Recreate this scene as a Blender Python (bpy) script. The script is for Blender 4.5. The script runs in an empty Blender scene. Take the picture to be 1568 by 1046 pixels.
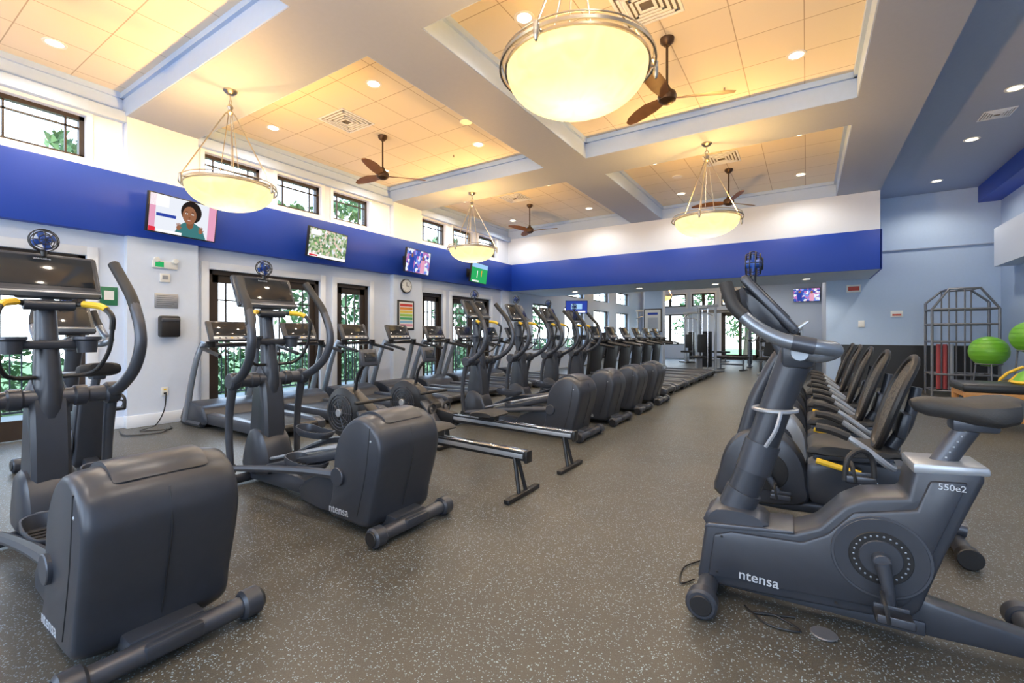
import bpy, bmesh, math, random
from mathutils import Matrix, Vector, Euler
random.seed(7)
S=bpy.context.scene
S.view_settings.view_transform='Standard'
S.view_settings.exposure=0.45
rad=math.radians

# ---------------------------------------------------------------- materials
def pmat(name,col,rough=.5,metal=0,var=.06,vscale=20,bump=0,bscale=200,emit=None,estr=0,spec=None):
    m=bpy.data.materials.new(name); m.use_nodes=True
    nt=m.node_tree; N=nt.nodes; L=nt.links; p=N['Principled BSDF']
    tc=N.new('ShaderNodeTexCoord'); nz=N.new('ShaderNodeTexNoise'); nz.inputs['Scale'].default_value=vscale
    L.new(tc.outputs['Object'],nz.inputs['Vector'])
    mx=N.new('ShaderNodeMix'); mx.data_type='RGBA'
    c=Vector(col)
    mx.inputs[6].default_value=(*[max(0,x*(1-var)) for x in c],1)
    mx.inputs[7].default_value=(*[min(1,x*(1+var)) for x in c],1)
    L.new(nz.outputs['Fac'],mx.inputs[0]); L.new(mx.outputs[2],p.inputs['Base Color'])
    p.inputs['Roughness'].default_value=rough; p.inputs['Metallic'].default_value=metal
    if spec is not None: p.inputs['Specular IOR Level'].default_value=spec
    if bump:
        n2=N.new('ShaderNodeTexNoise'); n2.inputs['Scale'].default_value=bscale
        L.new(tc.outputs['Object'],n2.inputs['Vector'])
        b=N.new('ShaderNodeBump'); b.inputs['Strength'].default_value=bump; b.inputs['Distance'].default_value=.003
        L.new(n2.outputs['Fac'],b.inputs['Height']); L.new(b.outputs['Normal'],p.inputs['Normal'])
    if emit:
        p.inputs['Emission Color'].default_value=(*emit,1); p.inputs['Emission Strength'].default_value=estr
    return m

M={}
M['white']=pmat('paint_white',(.60,.69,.85),.6,var=.02,bump=.1)
M['trimw']=pmat('trim_white',(.74,.80,.90),.45,var=.02)
M['lblue']=pmat('paint_light_blue',(.40,.53,.74),.6,var=.03,bump=.1)
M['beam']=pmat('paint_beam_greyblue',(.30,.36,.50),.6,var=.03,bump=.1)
M['coffer']=pmat('paint_coffer_side',(.40,.54,.80),.6,var=.03)
M['royal']=pmat('paint_royal_blue',(.010,.055,.42),.45,var=.06,vscale=2)
M['plastic']=pmat('machine_plastic_slate',(.050,.056,.072),.32,.3,var=.08,bump=.05,bscale=600)
M['plastic2']=pmat('machine_frame_grey',(.080,.088,.110),.33,.5,var=.06)
M['black']=pmat('black_plastic',(.014,.014,.016),.38,var=.1)
M['rubber']=pmat('black_rubber',(.02,.02,.022),.55,var=.2,bump=.3)
M['screen']=pmat('console_screen_glass',(.02,.024,.03),.08,0,var=.1)
M['silver']=pmat('silver_plastic',(.40,.43,.48),.32,.5,var=.05)
M['bar']=pmat('handlebar_grey',(.24,.27,.32),.28,.65,var=.05)
M['nickel']=pmat('brushed_nickel',(.50,.46,.40),.3,1,var=.08)
M['dkbrown']=pmat('door_dark_brown',(.035,.024,.018),.45,var=.2)
M['bronze']=pmat('fan_bronze',(.06,.035,.02),.4,.6,var=.2)
M['bladewood']=pmat('fan_blade_wood',(.18,.09,.04),.45,var=.3,vscale=8)
M['yellow']=pmat('yellow_plastic',(.80,.52,.03),.4,var=.05)
M['bluefan']=pmat('blue_fan_blade',(.03,.10,.45),.3,var=.1)
M['green']=pmat('ball_green',(.16,.45,.035),.35,var=.08)
M['dkgreen']=pmat('sign_dark_green',(.02,.16,.08),.5)
M['wood']=pmat('orange_wood',(.55,.26,.07),.45,var=.25,vscale=12)
M['steel']=pmat('rack_steel_grey',(.20,.21,.24),.4,.6,var=.1)
M['chrome']=pmat('chrome',(.65,.65,.67),.15,1,var=.03)
M['white_p']=pmat('white_plastic',(.75,.76,.75),.4,var=.02)
M['label']=pmat('label_print',(.50,.54,.6),.5,var=.02)
M['red']=pmat('red_print',(.5,.05,.03),.5)
M['patio']=pmat('patio_stone',(.34,.33,.30),.8,var=.15,vscale=4)
M['leaf']=pmat('leaf_green',(.05,.12,.03),.6,var=.6,vscale=3)
M['leaf2']=pmat('leaf_green_light',(.14,.24,.08),.6,var=.5,vscale=3)
M['grass']=pmat('lawn',(.13,.22,.06),.9,var=.3,vscale=6)
M['bark']=pmat('bark',(.12,.09,.06),.9,var=.3)
M['tower']=pmat('foam_roller_red',(.40,.07,.08),.6)
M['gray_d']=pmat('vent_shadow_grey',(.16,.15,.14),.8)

def emat(name,col,s):
    m=bpy.data.materials.new(name); m.use_nodes=True; nt=m.node_tree
    nt.nodes.remove(nt.nodes['Principled BSDF'])
    e=nt.nodes.new('ShaderNodeEmission'); e.inputs[0].default_value=(*col,1); e.inputs[1].default_value=s
    nt.links.new(e.outputs[0],nt.nodes['Material Output'].inputs[0]); return m
M['lampdisc']=emat('downlight_glow',(1,.86,.62),6)
E={k:emat('screen_'+k,c,.8) for k,c in dict(pale=(.78,.81,.88),white=(.95,.95,.95),navy=(.03,.06,.35),skin=(.22,.09,.045),skin2=(.30,.13,.07),hair=(.02,.014,.012),teal=(.05,.18,.19),red=(.7,.03,.05),pink=(.75,.35,.5),green=(.03,.40,.12),lime=(.2,.6,.1),sky=(.35,.6,.9),orange=(.9,.35,.05),yel=(.9,.75,.1),lips=(.35,.08,.07),gray=(.3,.32,.36)).items()}

def screen_noise(name,cols,scale=9):
    m=bpy.data.materials.new(name); m.use_nodes=True; nt=m.node_tree; N=nt.nodes
    N.remove(N['Principled BSDF'])
    tc=N.new('ShaderNodeTexCoord'); v=N.new('ShaderNodeTexVoronoi'); v.inputs['Scale'].default_value=scale
    r=N.new('ShaderNodeValToRGB'); r.color_ramp.interpolation='CONSTANT'
    el=r.color_ramp.elements
    while len(el)<len(cols): el.new(.5)
    for i,c in enumerate(cols):
        el[i].position=i/len(cols); el[i].color=(*c,1)
    e=N.new('ShaderNodeEmission'); e.inputs[1].default_value=.8
    L=nt.links; L.new(tc.outputs['Object'],v.inputs['Vector'])
    L.new(v.outputs['Color'],r.inputs[0]); L.new(r.outputs[0],e.inputs[0]); L.new(e.outputs[0],N['Material Output'].inputs[0])
    return m
E['mapn']=screen_noise('screen_aerial_picture',[(.75,.8,.85),(.3,.45,.2),(.55,.6,.45),(.15,.25,.12),(.8,.6,.5),(.9,.9,.9)],26)
E['show']=screen_noise('screen_show_picture',[(.2,.3,.8),(.8,.85,.95),(.05,.1,.45),(.5,.2,.5),(.7,.75,.8)],14)

# floor
def floor_mat():
    m=bpy.data.materials.new('rubber_floor_speckled'); m.use_nodes=True; nt=m.node_tree; N=nt.nodes; L=nt.links; p=N['Principled BSDF']
    tc=N.new('ShaderNodeTexCoord')
    def specks(scale,thr,dist,ch):
        v=N.new('ShaderNodeTexVoronoi'); v.inputs['Scale'].default_value=scale
        L.new(tc.outputs['Object'],v.inputs['Vector'])
        sep=N.new('ShaderNodeSeparateColor'); L.new(v.outputs['Color'],sep.inputs[0])
        gt=N.new('ShaderNodeMath'); gt.operation='GREATER_THAN'; gt.inputs[1].default_value=thr; L.new(sep.outputs[ch],gt.inputs[0])
        lt=N.new('ShaderNodeMath'); lt.operation='LESS_THAN'; lt.inputs[1].default_value=dist; L.new(v.outputs['Distance'],lt.inputs[0])
        mu=N.new('ShaderNodeMath'); mu.operation='MULTIPLY'; L.new(gt.outputs[0],mu.inputs[0]); L.new(lt.outputs[0],mu.inputs[1]); return mu
    a=specks(150,.80,.42,0); b2=specks(85,.92,.36,1)
    mxm=N.new('ShaderNodeMath'); mxm.operation='MAXIMUM'; L.new(a.outputs[0],mxm.inputs[0]); L.new(b2.outputs[0],mxm.inputs[1])
    n=N.new('ShaderNodeTexNoise'); n.inputs['Scale'].default_value=.9; n.inputs['Detail'].default_value=8; n.inputs['Roughness'].default_value=.65
    L.new(tc.outputs['Object'],n.inputs['Vector'])
    rn=N.new('ShaderNodeValToRGB'); rn.color_ramp.elements[0].position=.35; rn.color_ramp.elements[1].position=.65; L.new(n.outputs['Fac'],rn.inputs[0])
    mx=N.new('ShaderNodeMix'); mx.data_type='RGBA'; mx.inputs[6].default_value=(.064,.062,.056,1); mx.inputs[7].default_value=(.098,.088,.070,1)
    L.new(rn.outputs[0],mx.inputs[0])
    n3=N.new('ShaderNodeTexNoise'); n3.inputs['Scale'].default_value=190; L.new(tc.outputs['Object'],n3.inputs['Vector'])
    m3=N.new('ShaderNodeMix'); m3.data_type='RGBA'; m3.blend_type='MULTIPLY'; m3.inputs[0].default_value=.6
    L.new(mx.outputs[2],m3.inputs[6]); 
    rr=N.new('ShaderNodeValToRGB'); rr.color_ramp.elements[0].position=.35; rr.color_ramp.elements[0].color=(.45,.45,.45,1); rr.color_ramp.elements[1].position=.65
    L.new(n3.outputs['Fac'],rr.inputs[0]); L.new(rr.outputs[0],m3.inputs[7])
    m2=N.new('ShaderNodeMix'); m2.data_type='RGBA'; m2.inputs[7].default_value=(.22,.30,.36,1)
    L.new(mxm.outputs[0],m2.inputs[0]); L.new(m3.outputs[2],m2.inputs[6]); L.new(m2.outputs[2],p.inputs['Base Color'])
    p.inputs['Roughness'].default_value=.42
    b=N.new('ShaderNodeBump'); b.inputs['Strength'].default_value=.3; b.inputs['Distance'].default_value=.003
    L.new(n3.outputs['Fac'],b.inputs['Height']); L.new(b.outputs['Normal'],p.inputs['Normal'])
    return m
M['floor']=floor_mat()
def tile_mat():
    m=bpy.data.materials.new('acoustic_ceiling_tile'); m.use_nodes=True; nt=m.node_tree; N=nt.nodes; L=nt.links; p=N['Principled BSDF']
    tc=N.new('ShaderNodeTexCoord'); br=N.new('ShaderNodeTexBrick')
    mp=N.new('ShaderNodeMapping'); mp.inputs['Location'].default_value=(.02,.07,0)
    L.new(tc.outputs['Object'],mp.inputs[0]); L.new(mp.outputs[0],br.inputs['Vector'])
    br.offset=0; br.squash=1
    br.inputs['Scale'].default_value=1; br.inputs['Brick Width'].default_value=.62; br.inputs['Row Height'].default_value=.62
    br.inputs['Mortar Size'].default_value=.006; br.inputs['Mortar Smooth'].default_value=.2
    br.inputs['Color1'].default_value=(.74,.70,.62,1); br.inputs['Color2'].default_value=(.71,.67,.59,1); br.inputs['Mortar'].default_value=(.42,.37,.30,1)
    L.new(br.outputs['Color'],p.inputs['Base Color']); p.inputs['Roughness'].default_value=.85
    return m
M['tile']=tile_mat()
def bowl_mat():
    m=bpy.data.materials.new('alabaster_glass'); m.use_nodes=True; nt=m.node_tree; N=nt.nodes; L=nt.links
    N.remove(N['Principled BSDF'])
    tc=N.new('ShaderNodeTexCoord'); nz=N.new('ShaderNodeTexNoise'); nz.inputs['Scale'].default_value=5; nz.inputs['Distortion'].default_value=1.5
    L.new(tc.outputs['Object'],nz.inputs['Vector'])
    mx=N.new('ShaderNodeMix'); mx.data_type='RGBA'; mx.inputs[6].default_value=(.026,.034,.05,1); mx.inputs[7].default_value=(.038,.05,.075,1)
    L.new(nz.outputs['Fac'],mx.inputs[0])
    t=N.new('ShaderNodeBsdfTranslucent'); L.new(mx.outputs[2],t.inputs[0])
    m3=N.new('ShaderNodeMix'); m3.data_type='RGBA'; m3.inputs[6].default_value=(.90,.56,.20,1); m3.inputs[7].default_value=(1,.74,.36,1)
    L.new(nz.outputs['Fac'],m3.inputs[0])
    e=N.new('ShaderNodeEmission'); L.new(m3.outputs[2],e.inputs[0]); e.inputs[1].default_value=.58
    g=N.new('ShaderNodeBsdfGlossy'); g.inputs['Roughness'].default_value=.2; g.inputs[0].default_value=(.04,.04,.04,1)
    a=N.new('ShaderNodeAddShader'); L.new(t.outputs[0],a.inputs[0]); L.new(e.outputs[0],a.inputs[1])
    a2=N.new('ShaderNodeAddShader'); L.new(a.outputs[0],a2.inputs[0]); L.new(g.outputs[0],a2.inputs[1])
    L.new(a2.outputs[0],N['Material Output'].inputs[0]); return m
M['bowl']=bowl_mat()
def glass_mat():
    m=bpy.data.materials.new('window_glass'); m.use_nodes=True; nt=m.node_tree; N=nt.nodes; L=nt.links
    N.remove(N['Principled BSDF'])
    t=N.new('ShaderNodeBsdfTransparent'); g=N.new('ShaderNodeBsdfGlossy'); g.inputs['Roughness'].default_value=.02
    mx=N.new('ShaderNodeMixShader'); mx.inputs[0].default_value=.05
    L.new(t.outputs[0],mx.inputs[1]); L.new(g.outputs[0],mx.inputs[2]); L.new(mx.outputs[0],N['Material Output'].inputs[0]); return m
M['glass']=glass_mat()
def mesh_mat():
    m=bpy.data.materials.new('seat_mesh_fabric'); m.use_nodes=True; nt=m.node_tree; N=nt.nodes; L=nt.links; p=N['Principled BSDF']
    tc=N.new('ShaderNodeTexCoord'); v=N.new('ShaderNodeTexVoronoi'); v.feature='DISTANCE_TO_EDGE'; v.inputs['Scale'].default_value=38
    L.new(tc.outputs['Object'],v.inputs['Vector'])
    r=N.new('ShaderNodeValToRGB'); r.color_ramp.elements[0].position=.06; r.color_ramp.elements[0].color=(.022,.022,.025,1); r.color_ramp.elements[1].position=.16; r.color_ramp.elements[1].color=(.13,.115,.095,1)
    L.new(v.outputs['Distance'],r.inputs[0]); L.new(r.outputs[0],p.inputs['Base Color']); p.inputs['Roughness'].default_value=.5
    return m
M['mesh']=mesh_mat()

# ---------------------------------------------------------------- mesh builder
def catmull(pts,n=6,closed=False):
    P=[Vector(p) for p in pts]; out=[]
    k=len(P)
    rng=range(k) if closed else range(k-1)
    for i in rng:
        if closed: a,b,c,d=P[(i-1)%k],P[i],P[(i+1)%k],P[(i+2)%k]
        else: a,b,c,d=P[max(i-1,0)],P[i],P[i+1],P[min(i+2,k-1)]
        for j in range(n):
            t=j/n
            out.append(.5*((2*b)+(c-a)*t+(2*a-5*b+4*c-d)*t*t+(3*b-a-3*c+d)*t**3))
    if not closed: out.append(P[-1])
    return out
class MB:
    def __init__(s): s.bm=bmesh.new(); s.mats=[]; s.M=Matrix.Identity(4)
    def mi(s,m):
        if isinstance(m,str): m=M[m]
        if m not in s.mats: s.mats.append(m)
        return s.mats.index(m)
    def add(s,t,mat,X=None):
        i=s.mi(mat)
        bmesh.ops.recalc_face_normals(t,faces=t.faces)
        for f in t.faces: f.material_index=i; f.smooth=True
        if X is not None: t.transform(X)
        t.transform(s.M)
        me=bpy.data.meshes.new('tmp'); t.to_mesh(me); t.free(); s.bm.from_mesh(me); bpy.data.meshes.remove(me)
    def box(s,c,d,mat,bev=0,rot=None,seg=2):
        t=bmesh.new(); bmesh.ops.create_cube(t,size=1)
        bmesh.ops.scale(t,vec=d,verts=t.verts)
        if bev: bmesh.ops.bevel(t,geom=list(t.edges),offset=bev,segments=seg,affect='EDGES',profile=.5)
        X=Matrix.Translation(c)
        if rot: X=X@Euler(rot).to_matrix().to_4x4()
        s.add(t,mat,X)
    def bb(s,x0,x1,y0,y1,z0,z1,mat,bev=0):
        s.box(((x0+x1)/2,(y0+y1)/2,(z0+z1)/2),(abs(x1-x0),abs(y1-y0),abs(z1-z0)),mat,bev)
    def loft(s,rings,mat,closed_cap=True):
        t=bmesh.new(); R=[[t.verts.new(p) for p in r] for r in rings]
        n=len(R[0])
        for a,b in zip(R,R[1:]):
            for i in range(n):
                try: t.faces.new((a[i],a[(i+1)%n],b[(i+1)%n],b[i]))
                except: pass
        if closed_cap:
            t.faces.new(R[0]); t.faces.new(R[-1][::-1])
        s.add(t,mat)
    def hull(s,prof,slices,mat,smooth=0,y=0):
        P=[Vector((a,0,b)) for a,b in prof]
        if smooth: P=catmull(P,smooth,True)
        cx=sum(p.x for p in P)/len(P); cz=sum(p.z for p in P)/len(P)
        s.loft([[(cx+(p.x-cx)*k,y+yy,cz+(p.z-cz)*k) for p in P] for yy,k in slices],mat)
    def prism(s,prof,y0,y1,mat,bev=0,seg=2):
        t=bmesh.new(); a=[t.verts.new((x,y0,z)) for x,z in prof]; b=[t.verts.new((x,y1,z)) for x,z in prof]
        n=len(a); t.faces.new(a); t.faces.new(b[::-1])
        for i in range(n): t.faces.new((a[i],a[(i+1)%n],b[(i+1)%n],b[i]))
        bmesh.ops.recalc_face_normals(t,faces=t.faces)
        if bev: bmesh.ops.bevel(t,geom=list(t.edges),offset=bev,segments=seg,affect='EDGES',profile=.5,clamp_overlap=True)
        s.add(t,mat)
    def tube(s,pts,r,mat,seg=10,sm=0,closed=False,flat=1.0,up=None):
        P=catmull(pts,sm,closed) if sm else [Vector(p) for p in pts]
        n=len(P); 
        rs=r if isinstance(r,(list,tuple)) else [r]*2
        t=bmesh.new(); rings=[]; prev=None
        for i,p in enumerate(P):
            if closed: d=(P[(i+1)%n]-P[(i-1)%n])
            else: d=(P[min(i+1,n-1)]-P[max(i-1,0)])
            d.normalize()
            if prev is None:
                u=Vector(up) if up else (Vector((0,1,0)) if abs(d.y)<.9 else Vector((0,0,1)))
            else: u=prev
            u=(u-d*u.dot(d)); u.normalize(); prev=u; w=d.cross(u)
            f=i/max(1,n-1)*(len(rs)-1); k=min(int(f),len(rs)-2); rr=rs[k]*(1-(f-k))+rs[k+1]*(f-k)
            rings.append([t.verts.new(p+u*math.cos(a)*rr*flat+w*math.sin(a)*rr) for a in [2*math.pi*j/seg for j in range(seg)]])
        m=n if closed else n-1
        for i in range(m):
            a,b=rings[i],rings[(i+1)%n]
            for j in range(seg): t.faces.new((a[j],a[(j+1)%seg],b[(j+1)%seg],b[j]))
        if not closed: t.faces.new(rings[0]); t.faces.new(rings[-1][::-1])
        s.add(t,mat)
    def lathe(s,prof,mat,c=(0,0,0),axis='z',seg=24,close=True):
        t=bmesh.new(); rings=[]
        for r,z in prof:
            if r<1e-5: rings.append([t.verts.new((0,0,z))])
            else: rings.append([t.verts.new((r*math.cos(2*math.pi*j/seg),r*math.sin(2*math.pi*j/seg),z)) for j in range(seg)])
        for a,b in zip(rings,rings[1:]):
            if len(a)==1 and len(b)==1: continue
            for j in range(seg):
                k=(j+1)%seg
                if len(a)==1: t.faces.new((a[0],b[k],b[j]))
                elif len(b)==1: t.faces.new((a[j],a[k],b[0]))
                else: t.faces.new((a[j],a[k],b[k],b[j]))
        X=Matrix.Translation(c)
        if axis=='y': X=X@Matrix.Rotation(rad(-90),4,'X')
        if axis=='x': X=X@Matrix.Rotation(rad(90),4,'Y')
        s.add(t,mat,X)
    def cyl(s,c,r,h,mat,axis='z',seg=24,bev=.004):
        h2=h/2
        s.lathe([(0,-h2),(r-bev,-h2),(r,-h2+bev),(r,h2-bev),(r-bev,h2),(0,h2)],mat,c,axis,seg)
    def ring(s,c,R,r,mat,axis='z',seg=32,rs=8):
        pts=[]
        for j in range(seg):
            a=2*math.pi*j/seg; x,y=R*math.cos(a),R*math.sin(a)
            pts.append({'z':(c[0]+x,c[1]+y,c[2]),'y':(c[0]+x,c[1],c[2]+y),'x':(c[0],c[1]+x,c[2]+y)}[axis])
        s.tube(pts,r,mat,rs,closed=True,up={'z':(0,0,1),'y':(0,1,0),'x':(1,0,0)}[axis])
    def ball(s,c,r,mat,sc=(1,1,1),seg=20):
        t=bmesh.new(); bmesh.ops.create_uvsphere(t,u_segments=seg,v_segments=max(8,seg//2),radius=r); bmesh.ops.scale(t,vec=sc,verts=t.verts)
        s.add(t,mat,Matrix.Translation(c))
    def poly(s,pts,mat):
        t=bmesh.new(); t.faces.new([t.verts.new(p) for p in pts]); s.add(t,mat)
    def text(s,txt,size,X,mat,bold=.004):
        cu=bpy.data.curves.new('t','FONT'); cu.body=txt; cu.size=size; cu.extrude=.0008; cu.offset=size*bold
        ob=bpy.data.objects.new('t',cu); S.collection.objects.link(ob)
        dg=bpy.context.evaluated_depsgraph_get(); me=bpy.data.meshes.new_from_object(ob.evaluated_get(dg))
        t=bmesh.new(); t.from_mesh(me); bpy.data.objects.remove(ob); bpy.data.meshes.remove(me); bpy.data.curves.remove(cu)
        s.add(t,mat,X)
    def mesh(s,name):
        for e in s.bm.edges:
            if len(e.link_faces)==2 and e.calc_face_angle(0)>rad(38): e.smooth=False
        me=bpy.data.meshes.new(name); s.bm.to_mesh(me); s.bm.free()
        for m in s.mats: me.materials.append(m)
        return me
    def obj(s,name,loc=(0,0,0),rz=0): return place(s.mesh(name),name,loc,rz)
def place(me,name,loc=(0,0,0),rz=0):
    o=bpy.data.objects.new(name,me); S.collection.objects.link(o); o.location=loc; o.rotation_euler=(0,0,rz); return o

# ---------------------------------------------------------------- room
XL=-7.68; YB=11.7; XR=3.45; YR=-3.0; YF=25.0; ZT=4.45; ZB=4.14
def wall_grid(name,axis,p0,p1,a0,a1,z0,z1,holes,mat):
    b=MB()
    A=sorted(set([a0,a1]+[h[0] for h in holes]+[h[1] for h in holes]))
    for i in range(len(A)-1):
        u0,u1=A[i],A[i+1]; um=(u0+u1)/2
        hz=sorted([(h[2],h[3]) for h in holes if h[0]<um<h[1]])
        z=z0
        for lo,hi in hz+[(z1,z1)]:
            if lo>z+1e-4:
                if axis=='x': b.bb(p0,p1,u0,u1,z,lo,mat)
                else: b.bb(u0,u1,p0,p1,z,lo,mat)
            z=hi
    return b.obj(name)
doorsL=[(-2.3,-.5),(.05,1.95),(3.36,5.26),(5.62,6.41),(7.97,8.7),(9.05,10.75)]
highL=[(-.98,-.11),(.03,.90),(1.08,1.95),(3.3,4.17),(4.43,5.29),(5.54,6.41),(7.96,8.83),(9.09,9.95),(10.2,11.07)]
backL=[(13.2,14.6,.7,2.3),(15.6,17.4,.7,2.3),(18.4,20.2,.7,2.3),(21.2,23,.7,2.3),(15.6,17.4,2.7,3.3),(18.4,20.2,2.7,3.3),(21.2,23,2.7,3.3)]
holes=[(a,c,0,2.25) for a,c in doorsL]+[(a,c,3.48,4.02) for a,c in highL]+backL
wall_grid('wall_left','x',XL-.25,XL,YR,YF,0,4.6,holes,'white')
wall_grid('wall_rear','y',YR-.2,YR,XL,XR,0,4.6,[(-6.5,-3.8,.6,3.6),(-3.2,-.4,.6,3.6),(.2,2.8,.6,3.6)],'white')
wall_grid('wall_right','x',XR,XR+.2,YR,13.7,0,4.6,[],'lblue')
b=MB(); b.bb(XL,1.24,YB,14.0,2.56,4.6,'white'); b.obj('wall_back_upper')
b=MB(); b.bb(.41,XR,13.7,13.9,0,4.6,'lblue'); b.bb(1.25,XR,13.66,13.7,3.18,3.2,'beam'); b.obj('wall_back')
b=MB(); b.bb(.41,.61,13.9,18,0,3.8,'white'); b.bb(-1.34,.61,18,18.2,0,3.8,'white'); b.bb(-1.34,-1.14,18.2,YF,0,3.8,'white'); b.obj('wall_side')
wall_grid('wall_far','y',YF,YF+.2,XL,-1.14,0,3.8,[(-3.6,-1.9,0,2.36),(-6.9,-5.3,.7,2.3),(-6.9,-5.3,2.7,3.35),(-5,-3.9,2.7,3.35),(-3.6,-1.9,2.7,3.35)],'white')
b=MB(); b.bb(-5.0,-4.3,16.6,16.9,0,3.6,'white'); b.bb(-4.95,-4.35,16.58,16.6,0,3.6,'lblue'); b.obj('wall_pier')
b=MB(); b.bb(XL-.3,XR+.3,YR-.3,YF+.3,-.12,0,'floor'); b.obj('floor')
b=MB(); b.bb(XL-.25,1.24,YR,YB+.1,ZT,4.6,'tile'); b.obj('ceiling')
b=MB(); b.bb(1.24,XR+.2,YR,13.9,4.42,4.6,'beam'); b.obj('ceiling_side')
b=MB(); b.bb(XL-.2,.6,14.0,YF+.2,3.6,3.8,'white'); b.obj('ceiling_back')
# beams
b=MB()
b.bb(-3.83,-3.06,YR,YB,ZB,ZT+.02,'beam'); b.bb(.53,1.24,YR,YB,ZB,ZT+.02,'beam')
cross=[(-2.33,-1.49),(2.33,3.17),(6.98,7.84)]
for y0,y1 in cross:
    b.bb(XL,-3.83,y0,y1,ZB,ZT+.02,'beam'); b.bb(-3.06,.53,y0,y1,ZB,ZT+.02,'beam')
ys=[YR,-2.33,-1.49,2.33,3.17,6.98,7.84,YB]
e=.012
for k in range(0,8,2):
    y0,y1=ys[k],ys[k+1]
    for x0,x1 in ((XL,-3.83),(-3.06,.53)):
        for (a0,a1,c0,c1) in ((x0,x1,y0,y0+e),(x0,x1,y1-e,y1),(x0,x0+e,y0,y1),(x1-e,x1,y0,y1)):
            b.bb(a0,a1,c0,c1,ZB+.004,ZT,'coffer')
        for (a0,a1,c0,c1) in ((x0,x1,y0,y0+.05),(x0,x1,y1-.05,y1),(x0,x0+.05,y0,y1),(x1-.05,x1,y0,y1)):
            b.bb(a0,a1,c0,c1,ZT-.07,ZT,'coffer')
b.obj('ceiling_beam')
# blue bands, pilasters, crown
b=MB(); b.bb(XL,XL+.14,YR,YB,2.56,3.36,'royal',.004); b.obj('trim_1')
b=MB(); b.bb(XL+.14,1.26,YB-.03,YB,2.56,3.36,'royal',.004); b.bb(1.24,1.27,YB-.03,14.0,2.56,3.36,'royal'); b.obj('trim_2')
b=MB()
for y0,y1 in cross: b.bb(XL,XL+.11,y0,y1,0,2.56,'white'); b.bb(XL,XL+.11,y0,y1,3.36,ZB,'white')
b.bb(XL,XL+.06,11.3,11.67,0,2.56,'white')
b.obj('wall_left_pilaster')
b=MB()
for y0,y1 in ((YR,2.33),(3.17,6.98),(7.84,YB)):
    b.bb(XL,XL+.10,y0,y1,4.06,4.2,'coffer',.01); b.bb(XL,XL+.06,y0,y1,3.36,3.42,'trimw',.005)
b.obj('trim_3')
b=MB(); b.bb(XR-.35,XR,4,13.7,4.08,4.42,'royal'); b.bb(XR-.3,XR,4,12.9,2.6,3.36,'white'); b.obj('trim_4')
b=MB()
prev=YR
for a,c in doorsL+[(YB+.01,0)]:
    if a-.12>prev: b.bb(XL,XL+.02,prev,a-.12,0,.15,'trimw',.004)
    prev=c+.12
for y0,y1 in cross: b.bb(XL+.02,XL+.13,y0-.01,y1+.01,0,.16,'trimw',.004)
b.obj('baseboard_left')
b=MB(); b.bb(.7,XR,13.68,13.7,0,1.0,'black'); b.obj('baseboard_back')

def window(n,y0,y1,z0,z1,kind='high'):
    b=MB(); x=XL-.12; f=.05
    for a in ((y0,y0+f,z0,z1),(y1-f,y1,z0,z1),(y0,y1,z0,z0+f),(y0,y1,z1-f,z1)):
        b.bb(x-.04,x+.04,*a,'dkbrown')
    w=y1-y0
    for yy in ((y0+.17,y1-.17) if kind=='high' else (y0+w/2,)):
        b.bb(x-.015,x+.015,yy-.01,yy+.01,z0,z1,'dkbrown')
    for zz in ((z1-.15,) if kind=='high' else (z0+.5*(z1-z0),)):
        b.bb(x-.015,x+.015,y0,y1,zz-.01,zz+.01,'dkbrown')
    b.bb(x-.004,x+.001,y0+f,y1-f,z0+f,z1-f,'glass')
    c=.06
    if kind=='high':
        for a in ((y0-c,y0,z0-c,z1+.04),(y1,y1+c,z0-c,z1+.04),(y0,y1,z0-c,z0),(y0,y1,z1,z1+.04)):
            b.bb(XL-.001,XL+.018,*a,'trimw')
    b.obj('window_%d'%n)
def door(n,y0,y1,z1=2.25,leaves=2):
    b=MB(); x=XL-.10; f=.07
    for a in ((y0,y0+f,0,z1),(y1-f,y1,0,z1),(y0,y1,z1-f,z1)): b.bb(x-.06,x+.06,*a,'dkbrown')
    L=(y1-y0-2*f)/leaves
    for i in range(leaves):
        a=y0+f+i*L; c=a+L
        b.bb(x-.025,x+.025,a,a+.10,0.01,z1-f,'dkbrown'); b.bb(x-.025,x+.025,c-.10,c,0.01,z1-f,'dkbrown')
        b.bb(x-.025,x+.025,a,c,0.01,.24,'dkbrown'); b.bb(x-.025,x+.025,a,c,z1-f-.12,z1-f,'dkbrown')
        b.bb(x-.012,x+.012,a,c,1.78,1.80,'dkbrown')
        for yy in (a+.22,c-.22): b.bb(x-.012,x+.012,yy-.01,yy+.01,.24,z1-f-.1,'dkbrown')
        b.bb(x-.004,x+.001,a+.1,c-.1,.24,z1-f-.12,'glass')
    b.box((x+.06,y0+f+L-.05,1.0),(.05,.03,.16),'nickel',.008)
    b.tube([(x+.04,y0+f+L-.05,1.03),(x+.09,y0+f+L-.05,1.03),(x+.09,y0+f+L-.17,1.03)],.01,'nickel')
    c=.11
    for a in ((y0-c,y0,0,z1+c),(y1,y1+c,0,z1+c),(y0,y1,z1,z1+c)): b.bb(XL-.001,XL+.025,*a,'trimw',.004)
    b.obj('door_%d'%n)
n=1
for a,c in highL: window(n,a,c,3.48,4.02); n+=1
for a,c,z0,z1 in backL: window(n,a,c,z0,z1,'low'); n+=1
for i,(a,c) in enumerate(doorsL): door(i+1,a,c,2.25,2 if c-a>1.2 else 1)
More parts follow.
